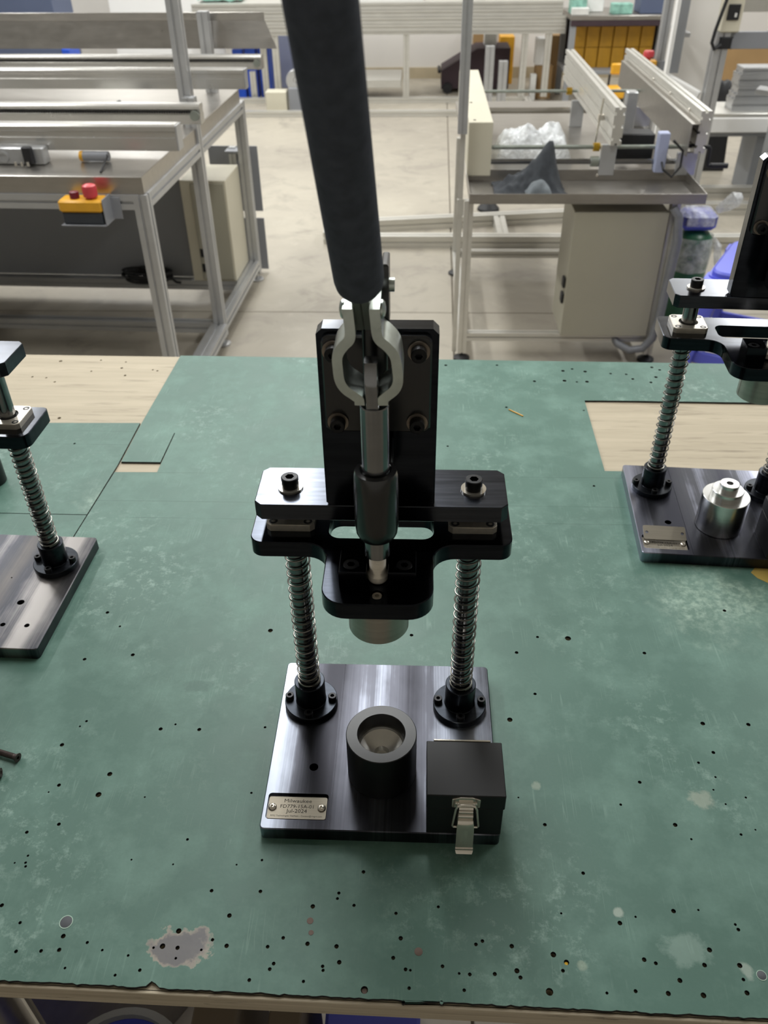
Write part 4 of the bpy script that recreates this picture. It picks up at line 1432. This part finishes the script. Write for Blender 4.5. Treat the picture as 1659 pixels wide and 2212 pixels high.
# steel rack with yellow bins
K0 = (1500, 6850, FZ)
KW = World(K0)
rk = thing('steel_rack', 'dark steel rack holding yellow bins behind the two rails', 'rack', K0)
for x in (1158, 1920):
    for y in (6720, 7180):
        KW.mb().box(x - 22, x + 22, y - 22, y + 22, FZ, -196, 2).build('rack_post', 'slate', rk)
KW.mb().box(1131, 1950, 6690, 7210, -196, -164, 3).build('rack_top', 'inox_dark', rk)
KW.mb().box(1134, 1940, 6700, 7200, -560, -536, 3).build('rack_shelf', 'slate', rk)
KW.mb().box(1134, 1940, 6690, 6698, -232, -197, 1).build('rack_apron', 'maroon', rk)
KW.mb().box(1134, 1940, 7195, 7200, -535, -233, 1).build('rack_back', 'maroon', rk)
n = 0
for row in range(2):
    for k in range(6):
        x = 1190 + k * 104
        loc = (x + 48, 6960, -535.8 + row * 142)
        mm = World(loc).mb()
        mm.sheet(rrect(x, x + 97, 6860, 7060, 6, 2), [rrect(x + 5, x + 92, 6866, 7054, 5, 2)], loc[2], loc[2] + 138, False, loc[2] + 5)
        lb = 'yellow bin %s in the %s row of the rack' % (['at the left end', 'second from the left', 'third from the left', 'fourth from the left', 'fifth from the left', 'at the right end'][k], ['lower', 'upper'][row])
        single('storage_bin', mm, 'bin', loc, lb, 'bin', 'yellow bins in the rack')
for q, mt, lb in (((1045, 1190, 6500, 6650, -230, -95), None, None),):
    pass
for nm, mt, q, lb in (('packed_box', 'teal', (1135, 1250, 6760, 6900, -163, -60), 'green and white packed box at the left end of the rack top'),
                      ('packed_box', 'teal', (1440, 1590, 6740, 6850, -163, -95), 'flat green and white packed box in the middle of the rack top'),
                      ('white_carton', 'white', (1260, 1400, 6900, 7020, -163, -70), 'white carton between the green packed boxes'),
                      ('blue_tote', 'navy', (1650, 1890, 6760, 7000, -163, 30), 'dull blue tote at the right end of the rack top')):
    bb(nm, mt, q, lb, 'box' if nm != 'blue_tote' else 'tote')
bb('foil_pack', 'cloudy', (1135, 1260, 6700, 6750, -163, -115), 'small white pack lying at the front left edge of the rack top', 'box')
ys = thing('yellow_step', 'yellow plastic step stool standing in front of the steel rack', 'stool', (1390, 6000, FZ))
MB().box(-55, 55, -60, 60, 190, 262, 10).build('step_seat', 'yellow', ys)
MB().box(-42, 42, 30, 55, 330, 400, 8).build('step_back', 'yellow', ys)
for sx in (-45, 45):
    MB().box(sx - 7, sx + 7, 36, 50, 262, 330, 2).build('back_strut', 'rubber', ys)
    for sy in (-45, 45):
        MB().box(sx - 8, sx + 8, sy - 8, sy + 8, 0, 190, 2).build('leg', 'rubber', ys)

# post with a stop button and a guard frame beyond the second rail
P0 = (1220, 4220, FZ)
PW = World(P0)
po = thing('stop_button_post', 'aluminium post carrying a yellow stop button box beyond the second rail', 'post', P0)
PW.mb().extr(S40, (1215, 4220, FZ), (1215, 4220, 700), (0, 1, 0)).build('post_profile', 'alu', po, sharp=20)
PW.mb().box(1190, 1240, 4194, 4246, -130, -84, 3).build('post_clamp', 'greyplate', po)
PW.mb().box(1120, 1192, 4160, 4212, -125, -78, 5).build('stop_box', 'yellow', po)
PW.mb().lathe([(12, -78), (12, -70), (26, -64), (27, -46), (22, -38), (1, -36)], 24, 1150, 4186).build('red_push_button', 'red', po)
Q0 = (1330, 4100, FZ)
QW = World(Q0)
gd = thing('guard_panel', 'pale guard panel in a white-edged frame beyond the second rail', 'panel', Q0)
QW.mb().extr(slot_section(16, 40, 1, 1, 4, 3), (1203, 4000, FZ), (1203, 4000, 700), (0, 1, 0)).build('frame_edge', 'white', gd)
QW.mb().box(1212, 1262, 4010, 4030, -110, 700, 1).build('hinge_plate', 'slate', gd)
QW.mb().box(1262, 1500, 4302, 4308, FZ, 700, 1).build('panel_sheet', 'wall', gd)
QW.mb().extr(slot_section(30, 30, 1, 1, 6, 4), (1200, 4010, -120), (1352, 3913, -189)).build('frame_foot_rail', 'white', gd)
QW.mb().box(1190, 1216, 4008, 4040, FZ, -140, 2).build('frame_leg', 'alu', gd)
QW.mb().box(1262, 1290, 4020, 4304, 40, 60, 1).build('panel_arm', 'alu', gd)

# control stand at the upper right
C0 = (1480, 3900, FZ)
CW = World(C0)
cs = thing('control_stand', 'tall profile stand with a cream control box and small black screen at the upper right', 'stand', C0)
CW.mb().extr(slot_section(62, 60, 1, 1, 10, 8), (1400, 3900, FZ), (1400, 3900, 78), (0, 1, 0)).build('stand_leg', 'alu', cs, sharp=20)
CW.mb().box(1432, 1900, 3890, 3910, 8, 78, 2).build('cross_plate', 'greyplate', cs)
CW.mb().extr(slot_section(62, 60, 1, 1, 10, 8), (1880, 3930, FZ), (1880, 3930, 6), (0, 1, 0)).build('stand_leg', 'alu', cs, sharp=20)
x = CW.mb().box(1378, 1462, 3860, 3940, 79, 380, 4).build('control_box', 'cream2', cs)
CW.mb().box(1393, 1446, 3853, 3860, 128, 190, 2).build('screen', 'rubber', x, 'small black screen')
CW.mb().box(1424, 1434, 3851, 3853, 140, 156, .5).build('key_pad', 'cloudy', x)
CW.mb().box(1600, 1606, 3890, 3900, 79, 300, 1).build('window_bar', 'white', cs)
CW.mb().box(1462, 1900, 3940, 3945, 150, 380, 1).build('rear_sheet', 'alu_w', cs)
CW.mb().tube([(1395, 3850, 330), (1372, 3846, 200), (1350, 3845, 90), (1345, 3846, 40), (1362, 3850, 14), (1392, 3860, 30)], 8, 10).build('cable', 'rubber', cs)
CW.mb().box(1385, 1440, 3862, 3868, 12, 60, 4).build('cable_boot', 'rubber', cs)

# stack of extrusions on a pale beam
S0 = (1900, 4400, FZ)
SW_ = World(S0)
bt = thing('pale_beam_table', 'low pale beam carrying a stack of aluminium extrusions at the right edge', 'beam', S0)
SW_.mb().box(1540, 2300, 4300, 4620, -444, -372, 3).build('beam_body', 'white', bt)
SW_.mb().box(1545, 2300, 4310, 4610, -371.5, -352, 2).build('beam_cap', 'alu_w', bt)
SW_.mb().box(1556, 2300, 4330, 4600, -470, -445, 2).build('beam_shade_strip', 'slate', bt)  # dark strip added for the shadow band below the beam
for px in (1880, 2220):
    SW_.mb().box(px - 40, px + 40, 4350, 4580, FZ, -470.5, 2).build('beam_leg', 'slate', bt)
zz = -351.5
for i, (hh, x0) in enumerate(((56, 1676), (24, 1682), (36, 1690), (56, 1684), (30, 1694))):
    loc = (x0 + 300, 4430, zz)
    single('stacked_extrusion', World(loc).mb().extr(slot_section(120, hh, 2, 1, 10, 7), (x0, 4430, zz + hh / 2), (2300, 4430, zz + hh / 2)), 'alu', loc,
           '%s aluminium extrusion of the stack on the pale beam' % ['lowest', 'second lowest', 'middle', 'second highest', 'topmost'][i], 'extrusion', 'stacked extrusions', sharp=20)
    zz += hh + .6
loc = (1900, 4120, FZ)
o = single('slanted_plate', World(loc).mb(T(1765, 4130, -215) @ RZ(-28) @ RY(4)).box(-60, 420, -50, 50, -12, 12, 2), 'alu', loc, 'dull plate lying slanted in front of the stacked extrusions', 'plate')
loc = (1900, 4120, FZ)
single('slanted_plate_trestle', World(loc).mb().box(1780, 2000, 4000, 4080, FZ, -262, 3), 'slate', loc, 'dark trestle under the slanted plate at the right edge', 'trestle')
g = lumps(26, 20, lambda u, v: (-95 + 190 * u, -70 + 140 * v, 4 + (470 + 30 * mnoise.noise(Vector((u * 5, v * 5, 1)))) * min(1, 6 * min(u, 1 - u, v, 1 - v))))
g = g.build('bin_bag', 'rubber', None, 'tall black bin bag between the control stand and the extrusions', sharp=80)
g['category'] = 'bag'
g.location = W3(1770, 4900, FZ)
bb('cardboard_box', 'card', (2330, 3000, 7000, 7300, FZ, -425), 'large brown carton behind the control stand', 'box', c=3)

# ---------------------------------------------------------------- under the front of the bench, on its shelf
u = thing('blue_jug', 'blue plastic jug with grey rim under the bench front, left of the cartons', 'jug', (-290, -186, FZ))
MB().lathe([(60, 0), (70, 20), (72, 360), (72, 372), (68, 372), (67, 360), (60, 8), (.5, 8)], 40).build('jug_body', 'stool', u)
MB().lathe([(72.3, 362), (78, 366), (78, 380), (68.5, 384), (68.5, 373), (72.3, 373)], 40, closed=True).build('jug_rim', 'slate', u)
bb('cardboard_box', 'card_shade', (-208, -160, -190, -40, FZ, FZ + 440), 'brown carton under the bench front, right of the blue jug', 'box', c=2)
bb('open_carton', 'card_shade', (-128, -92, -170, -30, FZ, FZ + 420), 'narrow carton under the middle of the bench front', 'box', c=2)
bb('blue_crate', 'stool', (-70, 40, -150, 60, FZ, FZ + 370), 'dark blue crate under the bench front below the nest cup', 'crate')
loc = (-420, -40, FZ)
single('steel_bar', World(loc).mb(T(-404, -52, FZ) @ RZ(56)).box(-50, 190, -14, 14, 0, 390, 2), 'inox_dark', loc, 'flat steel bar lying aslant under the left end of the bench front', 'bar')
loc = (-462, -92, FZ)
o = single('round_bracket', World(loc).mb().lathe([(24, FZ), (24, FZ + 390), (20, FZ + 396), (8, FZ + 396), (8, FZ + 380)], 30, -476, -92), 'inox_dark', loc, 'grey round bracket under the left corner of the bench front', 'bracket')
